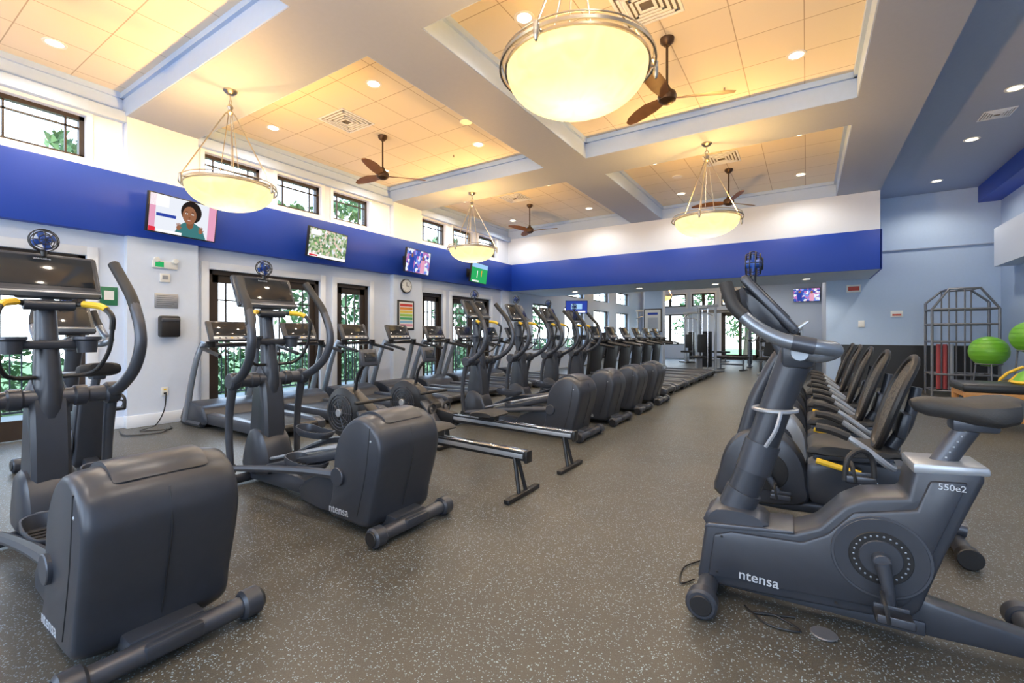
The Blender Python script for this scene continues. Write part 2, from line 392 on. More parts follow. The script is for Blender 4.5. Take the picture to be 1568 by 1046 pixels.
def farwin(name,x0,x1,z0,z1,mid=1):
    b=MB(); y=YF+.06; f=.06
    for a in ((x0,x0+f,z0,z1),(x1-f,x1,z0,z1),(x0,x1,z0,z0+f),(x0,x1,z1-f,z1)):
        b.bb(a[0],a[1],y-.04,y+.04,a[2],a[3],'dkbrown')
    for i in range(mid):
        xm=x0+(x1-x0)*(i+1)/(mid+1); b.bb(xm-.07,xm+.07,y-.03,y+.03,z0,z1,'dkbrown')
    if z0<.1:
        b.bb(x0,x1,y-.03,y+.03,.01,.25,'dkbrown'); b.bb(x0,x0+.18,y-.03,y+.03,.01,z1,'dkbrown'); b.bb(x1-.18,x1,y-.03,y+.03,.01,z1,'dkbrown'); b.bb(x0,x1,y-.03,y+.03,z1-.2,z1,'dkbrown')
    else: b.bb(x0,x1,y-.02,y+.02,(z0+z1)/2-.015,(z0+z1)/2+.015,'dkbrown')
    c=.09
    for a in ((x0-c,x0,max(0,z0-c),z1+c),(x1,x1+c,max(0,z0-c),z1+c),(x0,x1,z1,z1+c)): b.bb(a[0],a[1],YF-.02,YF+.001,a[2],a[3],'trimw')
    b.obj(name)
farwin('door_7',-3.6,-1.9,0,2.36); farwin('window_%d'%n,-6.9,-5.3,.7,2.3); farwin('window_%d'%(n+1),-6.9,-5.3,2.7,3.35); farwin('window_%d'%(n+2),-5,-3.9,2.7,3.35); farwin('window_%d'%(n+3),-3.6,-1.9,2.7,3.35)
for i,(a,c) in enumerate(((-6.5,-3.8),(-3.2,-.4),(.2,2.8))):
    b=MB(); y=YR-.1
    for q in ((a,a+.06,.6,3.6),(c-.06,c,.6,3.6),(a,c,.6,.66),(a,c,3.54,3.6),((a+c)/2-.03,(a+c)/2+.03,.6,3.6),(a,c,2.4,2.45)):
        b.bb(q[0],q[1],y-.03,y+.03,q[2],q[3],'dkbrown')
    b.obj('window_%d'%(n+4+i))

# ---------------------------------------------------------------- exterior
b=MB(); b.bb(-10.4,XL-.31,-6,YF+4,-.12,-.02,'patio'); b.obj('patio')
b=MB(); b.bb(-30,-10.4,-12,40,-.3,-.06,'grass'); b.bb(-10.4,8,YF+.31,45,-.3,-.06,'grass'); b.obj('ground_outside')
b=MB()
yy=-4
while yy<YF:
    b.bb(-9.82,-9.78,yy-.02,yy+.02,-.02,1.05,'black'); yy+=1.5
b.bb(-9.82,-9.78,-4,YF,1.02,1.07,'black'); b.bb(-9.815,-9.785,-4,YF,.08,.11,'black')
yy=-4
while yy<12:
    b.bb(-9.808,-9.792,yy-.008,yy+.008,.1,1.03,'black'); yy+=.12
b.obj('patio_railing')
b=MB()
for y in (.0,3.0,6.9,11.2):
    b.bb(-10.07,-9.73,y-.17,y+.17,-.02,3.25,'white',.02); b.bb(-10.12,-9.68,y-.22,y+.22,-.02,.27,'white',.02)
b.obj('patio_column')
def foliage(blobs,nleaf,size,mats):
    t=MB(); bmx=t.bm; idx=[t.mi(m) for m in mats]
    for (cx,cy,cz,rx,ry,rz) in blobs:
        for _ in range(nleaf):
            v=Vector((random.gauss(0,1),random.gauss(0,1),random.gauss(0,1))).normalized()*(random.random()**.4)
            p=Vector((cx+v.x*rx,cy+v.y*ry,cz+v.z*rz))
            a=Vector((random.gauss(0,1),random.gauss(0,1),random.gauss(0,1))).normalized(); c=a.orthogonal().normalized()
            s=size*(.6+.8*random.random())
            f=bmx.faces.new([bmx.verts.new(p+a*s),bmx.verts.new(p+c*s*.4),bmx.verts.new(p-a*s),bmx.verts.new(p-c*s*.4)])
            f.material_index=random.choice(idx)
    return t
h=foliage([(-10.9,-3+i*1.15,.5,.55,.75,.65) for i in range(24)],330,.09,['leaf','leaf','leaf2']); h.obj('garden_hedge')
for (x,y,hh) in ((-13,.6,5.4),(-15,4.6,6.6),(-13.6,9.2,5.6),(-15.5,13,7.2),(-14,17,6),(-13.5,22,6),(-3,29.5,5),(-6,30,5.5)):
    t=foliage([(0,0,hh*.34,1.3,1.3,1.0),(.3,.4,hh*.55,1.4,1.5,.9),(.5,.4,hh*.74,1.0,1.1,.7),(-.5,-.5,hh*.9,.8,.9,.5)],230,.16,['leaf','leaf','leaf2'])
    t.tube([(0,0,-.2),(.1,0,hh*.3),(0,.1,hh*.7)],[.14,.1,.06],'bark',8,3); t.obj('garden_tree',(x,y,0))

# ---------------------------------------------------------------- desk fan detail (part)
def minifan(b,c,r=.065):
    x,y,z=c
    for k,(dx,rr) in enumerate(((-.03,.8),(-.012,1),(.012,1),(.03,.8),(.04,.45))): b.ring((x+dx,y,z),r*rr,.0028,'black','x',20,5)
    for j in range(8):
        a=j*math.pi/4
        b.tube([(x-.03,y+math.cos(a)*r*.8,z+math.sin(a)*r*.8),(x,y+math.cos(a)*r*1.02,z+math.sin(a)*r*1.02),(x+.03,y+math.cos(a)*r*.8,z+math.sin(a)*r*.8),(x+.042,y,z)],.002,'black',4)
    b.cyl((x,y,z),.02,.07,'bluefan','x',14)
    for j in range(4):
        a=j*math.pi/2+.4; 
        b.box((x,y+math.cos(a)*r*.5,z+math.sin(a)*r*.5),(.008,r*.75,r*.55),'bluefan',.003,(a,0,.3))
    b.cyl((x,y,z-r-.012),.014,.04,'black')

def rotx(b,X,fn):
    o=b.M.copy(); b.M=b.M@X; fn(); b.M=o

# ---------------------------------------------------------------- elliptical (faces -x, origin at rear bar)
def make_elliptical():
    b=MB()
    b.cyl((0,0,.062),.042,.56,'plastic2','y')
    for s in (-1,1):
        b.cyl((0,s*.295,.062),.060,.085,'plastic','y',bev=.012); b.cyl((0,s*.34,.062),.045,.012,'black','y')
    prof=[(-.13,.055),(-.085,.20),(-.03,.38),(.0,.52),(-.005,.60),(-.045,.68),(-.13,.735),(-.22,.745),(-.31,.71),(-.40,.62),(-.455,.50),(-.475,.34),(-.49,.18),(-.52,.06),(-.32,.045)]
    sl=[(-.262,.86),(-.259,.90),(-.250,.94),(-.225,.97),(-.17,.993),(0,1),(.17,.993),(.225,.97),(.250,.94),(.259,.90),(.262,.86)]
    b.hull(prof,sl,'plastic',4)
    b.hull([(-.06,.70),(-.13,.752),(-.22,.762),(-.31,.735),(-.36,.69),(-.30,.69),(-.2,.72)],[(-.16,.93),(-.14,1),(.14,1),(.16,.93)],'plastic',2)
    for s in (-1,1):
        b.tube([(-.10,s*.262,.68),(-.14,s*.262,.40),(-.22,s*.262,.12)],.003,'black',4,3)
    b.tube([(-.02,.0,.655),(.004,0,.52),(-.026,0,.38),(-.12,0,.06)],.0025,'black',4,4)
    b.cyl((-.095,-.262,.60),.008,.006,'silver','y',10)
    b.hull([(-.42,.05),(-.40,.36),(-.50,.38),(-.66,.30),(-.90,.21),(-.95,.06)],[(-.20,.85),(-.18,.95),(-.1,1),(.1,1),(.18,.95),(.20,.85)],'plastic',2)
    b.box((-.06,0,.07),(.22,.20,.06),'plastic',.015)
    b.prism([(-.02,.03),(-.02,.11),(-.9,.14),(-.9,.04)],-.13,.13,'plastic',.015)
    b.prism([(-.75,.04),(-.75,.14),(-1.55,.17),(-1.86,.11),(-1.9,.03)],-.07,.07,'plastic2',.012)
    b.cyl((-1.86,0,.05),.04,.56,'plastic2','y')
    for s in (-1,1): b.cyl((-1.86,s*.28,.05),.048,.05,'black','y')
    b.hull([(-1.5,.12),(-1.52,.34),(-1.62,.46),(-1.78,.46),(-1.86,.30),(-1.88,.1)],[(-.12,.8),(-.10,.95),(0,1),(.10,.95),(.12,.8)],'plastic',3)
    for s in (-1,1):
        b.tube([(-.45,s*.10,.46),(-.9,s*.10,.34),(-1.55,s*.10,.17)],.034,'plastic',8,flat=.7)
        b.tube([(-.42,s*.06,.50),(-.9,s*.06,.40),(-1.55,s*.08,.24)],.014,'silver',6)
    for s,zr,zp,xp_ in ((-1,.34,.27,-.93),(1,.46,.40,-1.27)):
        b.tube([(-.40,s*.235,zr),(-.8,s*.235,zr*.5+zp*.5),(-1.25,s*.25,.25 if s<0 else .36),(-1.70,s*.28,.19)],[.032,.028,.024],'plastic2',8,3)
        b.cyl((-.40,s*.255,zr),.06,.05,'plastic2','y')
        c=(xp_,s*.15,zp+.05)
        pr=[(-.19,.0),(-.17,-.055),(-.1,-.078),(.12,-.075),(.18,-.04),(.20,.0),(.19,.05),(.15,.08),(.0,.08),(-.15,.07)]
        P=catmull([Vector((c[0]+p[0],c[1]+p[1],c[2])) for p in pr],3,True)
        cc=Vector(c)
        up=lambda q,h:(q[0],q[1],q[2]+h+.03*max(0,-(q[0]-c[0])/.2))
        r0=[tuple(cc+(p-cc)*.82+Vector((0,0,-.035))) for p in P]; r1=[tuple(p) for p in P]
        r2=[tuple(cc+(p-cc)*.93) for p in P]; r3=[tuple(cc+(p-cc)*.88+Vector((0,0,-.022))) for p in P]
        b.loft([r0,r1,[up(q,.018) for q in r1],[up(q,.018) for q in r2],r3],'plastic2')
        for k in range(5): b.box((c[0]-.1+k*.05,c[1],c[2]-.018),(.015,.1,.006),'rubber')
        b.box((c[0],s*.20,c[2]-.04),(.16,.07,.04),'plastic2',.008)
    b.tube([(-1.74,0,.35),(-1.69,0,.65),(-1.66,0,.88),(-1.69,0,1.15),(-1.73,0,1.45)],[.090,.082,.085,.072,.058],'plastic',14,4,flat=.78)
    b.hull([(-1.58,.30),(-1.59,.78),(-1.66,.96),(-1.74,.96),(-1.8,.6),(-1.82,.3)],[(-.085,.85),(-.065,1),(.065,1),(.085,.85)],'plastic',3)
    b.cyl((-1.66,0,.88),.050,.56,'plastic2','y')
    for s in (-1,1):
        b.cyl((-1.66,s*.14,.88),.062,.07,'plastic','y',bev=.01)
        b.cyl((-1.66,s*.29,.88),.068,.075,'plastic','y',bev=.012)
        b.tube([(-1.66,s*.29,.88),(-1.73,s*.29,.55),(-1.72,s*.28,.16)],[.036,.028,.026],'plastic2',10,4)
        b.cyl((-1.72,s*.28,.18),.038,.06,'black','y')
        b.tube([(-1.66,s*.29,.88),(-1.52,s*.30,.93),(-1.37,s*.32,1.05),(-1.31,s*.33,1.22),(-1.37,s*.32,1.42),(-1.50,s*.30,1.58),(-1.58,s*.28,1.68)],[.038,.034,.032,.031,.028,.024,.024],'plastic2',12,5)
        b.tube([(-1.335,s*.33,1.32),(-1.40,s*.315,1.47),(-1.51,s*.299,1.595),(-1.585,s*.28,1.69)],.030,'rubber',12,4)
        b.tube([(-1.68,s*.05,1.40),(-1.62,s*.12,1.43),(-1.53,s*.2,1.42),(-1.46,s*.235,1.36),(-1.47,s*.24,1.28)],.016,'black',8,4)
        b.tube([(-1.60,s*.14,1.432),(-1.53,s*.2,1.42),(-1.50,s*.22,1.40)],.020,'yellow',8,2)
        b.tube([(-1.47,s*.24,1.28),(-1.5,s*.23,1.14),(-1.58,s*.18,1.02),(-1.64,s*.06,1.0)],.012,'black',8,4)
        b.lathe([(.045,-.05),(.052,.02),(.068,.03),(.068,.047),(.05,.047),(.046,0),(.04,-.045),(0,-.045),(0,-.05),(.045,-.05)],'plastic2',(-1.61,s*.16,1.19),seg=20)
    b.box((-1.66,0,1.19),(.1,.34,.05),'plastic',.015)
    b.cyl((-1.63,0,1.42),.03,.22,'plastic','y')
    X=Matrix.Translation((-1.74,0,1.60))@Matrix.Rotation(rad(-26),4,'Y')
    def con():
        b.box((0,0,0),(.045,.50,.29),'plastic',.02)
        b.box((.022,0,.02),(.008,.44,.20),'screen',.004)
        b.box((.028,0,-.125),(.02,.48,.035),'plastic2',.008)
        b.box((.04,0,-.145),(.05,.46,.012),'silver',.004)
        b.box((-.04,0,-.04),(.06,.26,.18),'plastic',.02)
        b.text('interactive',.018,Matrix.Translation((.0285,-.045,.095))@Matrix.Rotation(rad(90),4,'Z')@Matrix.Rotation(rad(90),4,'X'),'label')
    rotx(b,X,con)
    minifan(b,(-1.75,0,1.81))
    b.text('ntensa',.075,Matrix.Translation((-.50,-.2615,.10))@Matrix.Rotation(rad(90),4,'X'),'label')
    return b.mesh('elliptical_trainer')
ell_m=make_elliptical()
place(ell_m,'elliptical_trainer',(-2.08,.78,0))
for y in (2.12,5.15,6.25,7.35,8.45): place(ell_m,'elliptical_trainer',(-2.12 if y<4 else -2.2,y,0))

# ---------------------------------------------------------------- treadmill (faces -x, origin rear centre)
def make_treadmill(panel=False):
    b=MB()
    b.box((-1.0,0,.13),(1.9,.52,.05),'rubber',.01)
    for s in (-1,1):
        b.prism([(.02,.05),(.02,.15),(-.1,.19),(-1.5,.2),(-1.5,.06)],s*.27,s*.39,'plastic2',.015)
        b.cyl((-.06,s*.33,.045),.045,.1,'black','y')
    b.cyl((-.03,0,.11),.05,.56,'black','y')
    b.hull([(-1.42,.05),(-1.42,.2),(-1.5,.28),(-1.75,.34),(-1.98,.30),(-2.08,.18),(-2.1,.03)],[(-.42,.9),(-.40,1),(.40,1),(.42,.9)],'plastic',3)
    for s in (-1,1):
        b.tube([(-1.98,s*.40,.05),(-1.86,s*.41,.42),(-1.68,s*.40,.90),(-1.58,s*.36,1.14)],[.075,.062,.055,.05],'plastic2' if panel else 'bar',12,4,flat=.55)
        b.tube([(-1.60,s*.37,1.07),(-1.3,s*.39,1.02),(-1.05,s*.39,.97)],[.03,.026,.026],'black',10,3)
        b.tube([(-2.08,s*.39,.045),(-1.5,s*.40,.05)],.042,'plastic',8)
        b.lathe([(.045,-.05),(.052,.02),(.06,.03),(.05,.035),(.046,0),(.04,-.045),(0,-.045)],'black',(-1.5,s*.3,1.12),seg=16)
    b.box((-1.56,0,1.10),(.14,.76,.06),'plastic',.025)
    b.tube([(-1.45,-.2,1.1),(-1.36,-.12,1.12),(-1.36,.12,1.12),(-1.45,.2,1.1)],.018,'black',8,3)
    if panel: b.prism([(-1.66,.36),(-1.58,1.1),(-1.63,1.1),(-1.72,.36)],-.36,.36,'black',.01)
    X=Matrix.Translation((-1.64,0,1.29))@Matrix.Rotation(rad(-26),4,'Y')
    def con():
        b.box((0,0,0),(.05,.58,.32),'plastic',.025)
        b.box((.026,0,.03),(.008,.44,.20),'screen',.004)
        b.box((.03,0,-.115),(.012,.48,.05),'silver',.006)
        for k in range(5): b.box((.037,-.16+k*.08,-.115),(.006,.03,.02),'yellow' if k==2 else 'black',.003)
        b.box((-.03,0,-.02),(.04,.3,.2),'silver',.015)
    rotx(b,X,con)
    return b.mesh('treadmill')
tm=make_treadmill(); tm2=make_treadmill(True)
for i in range(8): place(tm,'treadmill',(-5.25,3.28+i*1.06,0))
for i in range(6): place(tm2,'treadmill',(-2.35,9.65+i*1.0,0))

# ---------------------------------------------------------------- rowing machine
def make_rower():
    b=MB()
    b.prism([(.03,.275),(.03,.345),(-1.45,.375),(-1.45,.295)],-.03,.03,'black',.006)
    b.prism([(.02,.345),(.02,.352),(-1.45,.382),(-1.45,.375)],-.038,.038,'chrome',.001)
    for s in (-1,1): b.prism([(.0,.295),(.0,.328),(-1.42,.358),(-1.42,.325)],s*.028,s*.036,'silver',.001)
    b.box((.03,0,.31),(.03,.085,.095),'black',.01)
    for s in (-1,1): b.tube([(-.08,s*.02,.30),(-.02,s*.05,.03)],.016,'black',8)
    b.box((-.02,0,.018),(.05,.46,.034),'black',.008)
    b.box((-.95,0,.385),(.2,.09,.05),'black',.01)
    b.hull([(-1.10,.405),(-1.09,.445),(-.98,.46),(-.88,.46),(-.81,.445),(-.80,.41)],[(-.15,.75),(-.13,.95),(0,.9),(.13,.95),(.15,.75)],'rubber',2)
    b.prism([(-1.40,.27),(-1.40,.39),(-1.9,.46),(-2.35,.40),(-2.35,.33),(-1.9,.33)],-.045,.045,'black',.01)
    b.tube([(-2.0,0,.36),(-2.3,0,.04)],.03,'black',8); b.box((-2.32,0,.022),(.06,.56,.04),'black',.01)
    b.tube([(-1.55,0,.32),(-1.50,0,.04)],.028,'black',8); b.box((-1.50,0,.02),(.05,.36,.036),'black',.008)
    c=(-2.12,0,.46)
    b.lathe([(0,-.09),(.17,-.09),(.25,-.06),(.265,0),(.25,.06),(.17,.09),(0,.09)],'black',c,'y',32)
    for s in (-1,1):
        for rr in (.08,.115,.15,.18): b.ring((c[0],s*.092,c[2]),rr,.005,'plastic2','y',28,5)
        for k in range(10):
            a=k*math.pi/5; b.tube([(c[0]+.05*math.cos(a),s*.094,c[2]+.05*math.sin(a)),(c[0]+.19*math.cos(a),s*.088,c[2]+.19*math.sin(a))],.004,'plastic2',4)
        b.cyl((c[0],s*.1,c[2]),.04,.03,'silver','y')
    b.prism([(-1.62,.36),(-1.66,.48),(-1.95,.66),(-2.1,.72),(-2.1,.5),(-1.8,.36)],-.06,.06,'black',.015)
    b.text('rower2',.095,Matrix.Translation((-1.93,-.0465,.372))@Matrix.Rotation(rad(90),4,'X')@Matrix.Rotation(rad(-9),4,'Z'),'yellow',.012)
    for s in (-1,1):
        b.box((-1.66,s*.12,.40),(.30,.11,.03),'plastic2',.01,(0,rad(48),0))
        b.ring((-1.63,s*.12,.43),.055,.012,'rubber','x',16,6)
    b.tube([(-1.72,-.22,.60),(-1.72,0,.60),(-1.72,.22,.60)],.017,'rubber',8)
    b.tube([(-2.0,0,.68),(-1.95,0,.85),(-1.82,0,.98)],.018,'black',8,3)
    b.box((-1.80,0,1.02),(.04,.20,.17),'plastic2',.015,(0,rad(-15),0)); b.box((-1.777,0,1.025),(.006,.13,.09),'screen',.002,(0,rad(-15),0))
    return b
rwm=make_rower().mesh('rowing_machine')
for y in (3.02,3.87): place(rwm,'rowing_machine',(-1.83,y,0))

# ---------------------------------------------------------------- upright bike (faces -x; local x = world X)
def pedal(b,x,y,z,s):
    b.box((x,y,z),(.12,.085,.024),'black',.006)
    b.box((x,y-.045,z+.01),(.11,.008,.03),'plastic2',.003); b.box((x,y+.045,z+.01),(.11,.008,.03),'plastic2',.003)
    b.tube([(x-.02,y-.045,z),(x-.03,y-.045,z+.06),(x-.03,y+.045,z+.07),(x-.02,y+.045,z)],.008,'rubber',6,3)
def make_bike():
    b=MB()
    prof=[(-.45,.065),(-.415,.335),(-.30,.36),(-.05,.375),(.04,.42),(.13,.53),(.20,.575),(.335,.60),(.355,.715),(.555,.735),(.56,.70),(.45,.40),(.375,.16),(.33,.10),(-.38,.055)]
    b.prism(prof,-.105,.105,'plastic',.018,3)
    pin=[(-.40,.10),(-.375,.30),(-.30,.33),(-.02,.345),(.07,.40),(.16,.51),(.36,.56),(.40,.68),(.51,.69),(.41,.40),(.34,.19),(.30,.14)]
    b.prism(pin,-.118,.118,'plastic',.012,2)
    b.prism([(.35,.70),(.35,.742),(.57,.752),(.575,.72)],-.108,.108,'silver',.01)
    b.prism([(-.42,.325),(-.40,.350),(-.05,.385),(-.05,.37)],-.112,.112,'plastic2',.004)
    for s in (-1,1):
        b.cyl((.246,s*.120,.348),.165,.006,'plastic2','y',48,.002); b.cyl((.246,s*.121,.348),.155,.008,'plastic','y',48,.002)
        b.cyl((.246,s*.125,.348),.105,.008,'black','y',40,.002); b.cyl((.246,s*.130,.348),.072,.01,'plastic','y',32,.003)
        for k in range(26):
            a=k*math.pi/13; b.ball((.246+.088*math.cos(a),s*.130,.348+.088*math.sin(a)),.0045,'bar',(1,.4,1),6)
        b.cyl((.246,s*.150,.348),.030,.05,'plastic2','y')
        for q in ((-.36,.13),(-.34,.30),(.10,.40),(.47,.66),(.36,.25),(.1,.12)): b.cyl((q[0],s*.1185,q[1]),.006,.004,'black','y',8,.001)
    b.tube([(.246,-.165,.348),(.262,-.170,.26),(.268,-.172,.18)],[.028,.022,.022],'plastic2',10); pedal(b,.27,-.235,.17,1); b.cyl((.27,-.195,.17),.01,.06,'black','y')
    b.tube([(.246,.165,.348),(.225,.170,.44),(.22,.172,.52)],[.028,.022,.022],'plastic2',10); pedal(b,.22,.235,.56,-1)
    # strap loop seen above the housing
    b.tube([(.16,.20,.56),(.17,.20,.66),(.22,.235,.70),(.27,.27,.66),(.28,.27,.57)],.012,'rubber',8,4)
    b.hull([(-.41,.33),(-.38,.42),(-.20,.42),(-.16,.36)],[(-.095,.85),(-.08,1),(.08,1),(.095,.85)],'plastic2',3)
    b.tube([(-.305,0,.36),(-.20,0,.66),(-.115,0,.93),(-.04,0,1.15),(-.01,0,1.23)],[.072,.068,.066,.072,.055],'plastic',16,4,flat=.85)
    b.tube([(-.215,0,.60),(-.175,0,.74)],.076,'plastic2',16,flat=.9)
    b.tube([(-.29,0,.41),(-.255,0,.50)],.078,'plastic2',16,flat=.9)
    b.ring((-.125,0,.90),.088,.010,'silver','z',24,6)
    b.tube([(-.10,-.09,.9),(-.12,-.11,.82),(-.16,-.10,.74)],.009,'silver',6,3)
    b.cyl((-.03,0,1.17),.036,.34,'bar','y')
    b.box((-.035,0,1.16),(.13,.15,.13),'plastic',.03)
    for s in (-1,1):
        b.tube([(-.02,s*.1,1.17),(.04,s*.17,1.16),(.09,s*.2,1.185),(.03,s*.235,1.20),(-.09,s*.24,1.225),(-.20,s*.235,1.29),(-.28,s*.22,1.38),(-.31,s*.20,1.47)],[.028,.030,.031,.031,.030,.028,.026,.025],'bar',12,5)
        b.tube([(-.24,s*.230,1.33),(-.285,s*.22,1.385),(-.315,s*.20,1.48)],.029,'rubber',12,4)
        b.tube([(.02,s*.235,1.20),(-.06,s*.24,1.217)],.034,'plastic2',12)
    X=Matrix.Translation((-.145,0,1.385))@Matrix.Rotation(rad(-40),4,'Y')
    def con():
        b.box((0,0,0),(.04,.30,.34),'plastic',.018); b.box((.02,0,.02),(.008,.25,.24),'screen',.004)
        b.hull([(-.02,-.15),(-.085,-.10),(-.09,.05),(-.03,.14),(-.01,0)],[(-.13,.7),(-.11,1),(.11,1),(.13,.7)],'plastic',3)
        b.box((.035,0,-.155),(.06,.28,.012),'silver',.004); b.box((-.0,-.152,0),(.02,.004,.3),'plastic2',.001); b.box((-.0,.152,0),(.02,.004,.3),'plastic2',.001)
    rotx(b,X,con)
    minifan(b,(-.215,0,1.585),.06)
    b.tube([(-.24,0,1.50),(-.23,0,1.53)],.015,'black')
    b.tube([(.44,0,.70),(.555,0,.92)],.040,'plastic2',12,flat=.7)
    for k in range(9): b.box((.452+k*.0115,-.030,.74+k*.022),(.006,.004,.006),'silver')
    b.box((.55,0,.90),(.14,.09,.06),'plastic2',.015)
    sad=[]
    for (x,w,zt,zb) in ((.36,.025,.980,.955),(.375,.04,.99,.935),(.41,.058,.998,.92),(.47,.085,.995,.915),(.54,.13,.997,.90),(.60,.15,1.010,.895),(.645,.135,1.015,.91),(.67,.085,1.010,.945)):
        ring=[]
        for k in range(16):
            a=2*math.pi*k/16; ca,sa=math.cos(a),math.sin(a)
            zc=(zt+zb)/2; hz=(zt-zb)/2
            ring.append((x,w*math.copysign(abs(ca)**.7,ca),zc+hz*math.copysign(abs(sa)**.7,sa)))
        sad.append(ring)
    b.loft(sad,'rubber')
    b.prism([(.33,.06),(.37,.19),(.45,.17),(.80,.11),(.80,.05),(.4,.04)],-.05,.05,'plastic',.015)
    b.prism([(-.45,.04),(-.45,.11),(.4,.10),(.4,.04)],-.06,.06,'plastic2',.01)
    b.cyl((-.40,0,.062),.044,.56,'plastic2','y'); b.cyl((.77,0,.062),.042,.54,'plastic2','y')
    for s in (-1,1):
        b.cyl((-.40,s*.30,.067),.066,.07,'plastic','y',bev=.01); b.cyl((-.40,s*.337,.067),.045,.01,'black','y')
        b.cyl((.77,s*.28,.06),.058,.07,'plastic','y',bev=.01)
    b.text('ntensa',.062,Matrix.Translation((-.27,-.1195,.125))@Matrix.Rotation(rad(90),4,'X')@Matrix.Rotation(rad(-2),4,'Z'),'label')
    b.text('550e2',.033,Matrix.Translation((.42,-.1205,.655))@Matrix.Rotation(rad(90),4,'X'),'label')
    return b.mesh('upright_exercise_bike')
bk=make_bike()
place(bk,'upright_exercise_bike',(0,2.47,0),rad(2))

# ---------------------------------------------------------------- recumbent bike
def make_recumbent(front='plastic'):
    b=MB()
    b.hull([(-.50,.10),(-.50,.30),(-.44,.48),(-.30,.60),(-.12,.58),(.0,.45),(.04,.28),(.0,.12)],[(-.13,.82),(-.12,.92),(-.09,.98),(0,1),(.09,.98),(.12,.92),(.13,.82)],front,4)
    for s in (-1,1):
        b.cyl((-.20,s*.125,.33),.13,.02,'black' if front=='plastic' else 'plastic','y',32)
        b.cyl((-.20,s*.15,.33),.03,.06,'plastic2','y')
    b.tube([(-.2,-.17,.33),(-.12,-.175,.20)],.02,'plastic2'); pedal(b,-.11,-.23,.20,1)
    b.tube([(-.2,.17,.33),(-.28,.175,.46)],.02,'plastic2'); pedal(b,-.29,.23,.46,-1)
    b.tube([(-.42,0,.12),(-.1,0,.10),(.5,0,.14),(.80,0,.12)],.05,'plastic2',12,3,flat=1.2)
    b.cyl((-.45,0,.055),.042,.52,'plastic2','y'); b.cyl((.76,0,.055),.042,.56,'plastic2','y')
    for s in (-1,1): b.cyl((-.45,s*.27,.058),.056,.06,'black','y'); b.cyl((.76,s*.28,.058),.056,.06,'black','y')
    b.tube([(-.34,0,.52),(-.27,0,.8),(-.16,0,1.05),(-.12,0,1.12)],[.055,.045,.04],'plastic',12,4)
    X=Matrix.Translation((-.14,0,1.18))@Matrix.Rotation(rad(-25),4,'Y')
    def con():
        b.box((0,0,0),(.045,.40,.27),'plastic',.02); b.box((.022,0,.02),(.008,.32,.18),'screen',.004); b.box((.03,0,-.11),(.02,.36,.03),'silver',.006)
    rotx(b,X,con)
    b.tube([(-.15,-.24,1.02),(-.06,-.24,.98),(-.08,-.1,.95),(-.16,0,.95),(-.08,.1,.95),(-.06,.24,.98),(-.15,.24,1.02)],.018,'silver',8,4)
    b.hull([(.06,.16),(.03,.34),(.10,.44),(.52,.46),(.60,.38),(.50,.18)],[(-.11,.88),(-.09,1),(.09,1),(.11,.88)],'plastic',2)
    b.prism([(.06,.45),(.08,.50),(.46,.53),(.48,.47)],-.14,.14,'plastic2',.012)
    b.hull([(.06,.49),(.04,.54),(.14,.565),(.38,.55),(.47,.56),(.49,.52)],[(-.22,.75),(-.20,.95),(0,.93),(.20,.95),(.22,.75)],'rubber',3)
    o=-.16
    fr=[(.56,-.12,.58),(.60,-.19,.73),(.66,-.20,.92),(.72,-.15,1.06),(.74,0,1.11),(.72,.15,1.06),(.66,.20,.92),(.60,.19,.73),(.56,.12,.58),(.55,0,.55)]
    F=catmull([Vector((p[0]+o,p[1],p[2])) for p in fr],4,True)
    b.tube(F,.020,'black',8,closed=True)
    c=Vector((.65+o,0,.85))
    rings=[]
    for k in (1,.75,.5,.25,.02):
        rings.append([tuple(c+(p-c)*k+Vector((.03*(1-k*k)*-1+.02*(1-k),0,0))) for p in F])
    t=bmesh.new(); R=[[t.verts.new(p) for p in r] for r in rings]; nn=len(R[0])
    for a,d in zip(R,R[1:]):
        for i in range(nn): t.faces.new((a[i],a[(i+1)%nn],d[(i+1)%nn],d[i]))
    t.faces.new(R[-1]); b.add(t,'mesh')
    b.tube([(.42,0,.46),(.54,0,.7),(.59,0,.93)],[.04,.034,.028],'plastic',10,3)
    b.box((.52,0,.70),(.05,.2,.16),'plastic',.02,(0,rad(12),0))
    for s in (-1,1):
        b.tube([(.46,s*.1,.47),(.44,s*.26,.48),(.32,s*.29,.58),(.20,s*.29,.66),(.10,s*.28,.68)],.019,'silver',8,4)
        b.tube([(.24,s*.29,.64),(.16,s*.288,.672),(.08,s*.278,.682)],.026,'rubber',8,3)
        b.tube([(.30,s*.25,.42),(.08,s*.25,.47)],.018,'yellow',8)
        b.tube([(.30,s*.1,.42),(.30,s*.25,.42)],.012,'black',8)
    b.text('550e2',.04,Matrix.Translation((.30,-.1115,.32))@Matrix.Rotation(rad(90),4,'X'),'label')
    return b
rc=make_recumbent().mesh('recumbent_exercise_bike'); rc2=make_recumbent('silver').mesh('recumbent_exercise_bike')
for i,y in enumerate((3.65,4.75,5.85,6.95,8.05)): place(rc2 if i==1 else rc,'recumbent_exercise_bike',(-.03,y,0))
place(bk,'upright_exercise_bike',(-5.6,1.35,0))

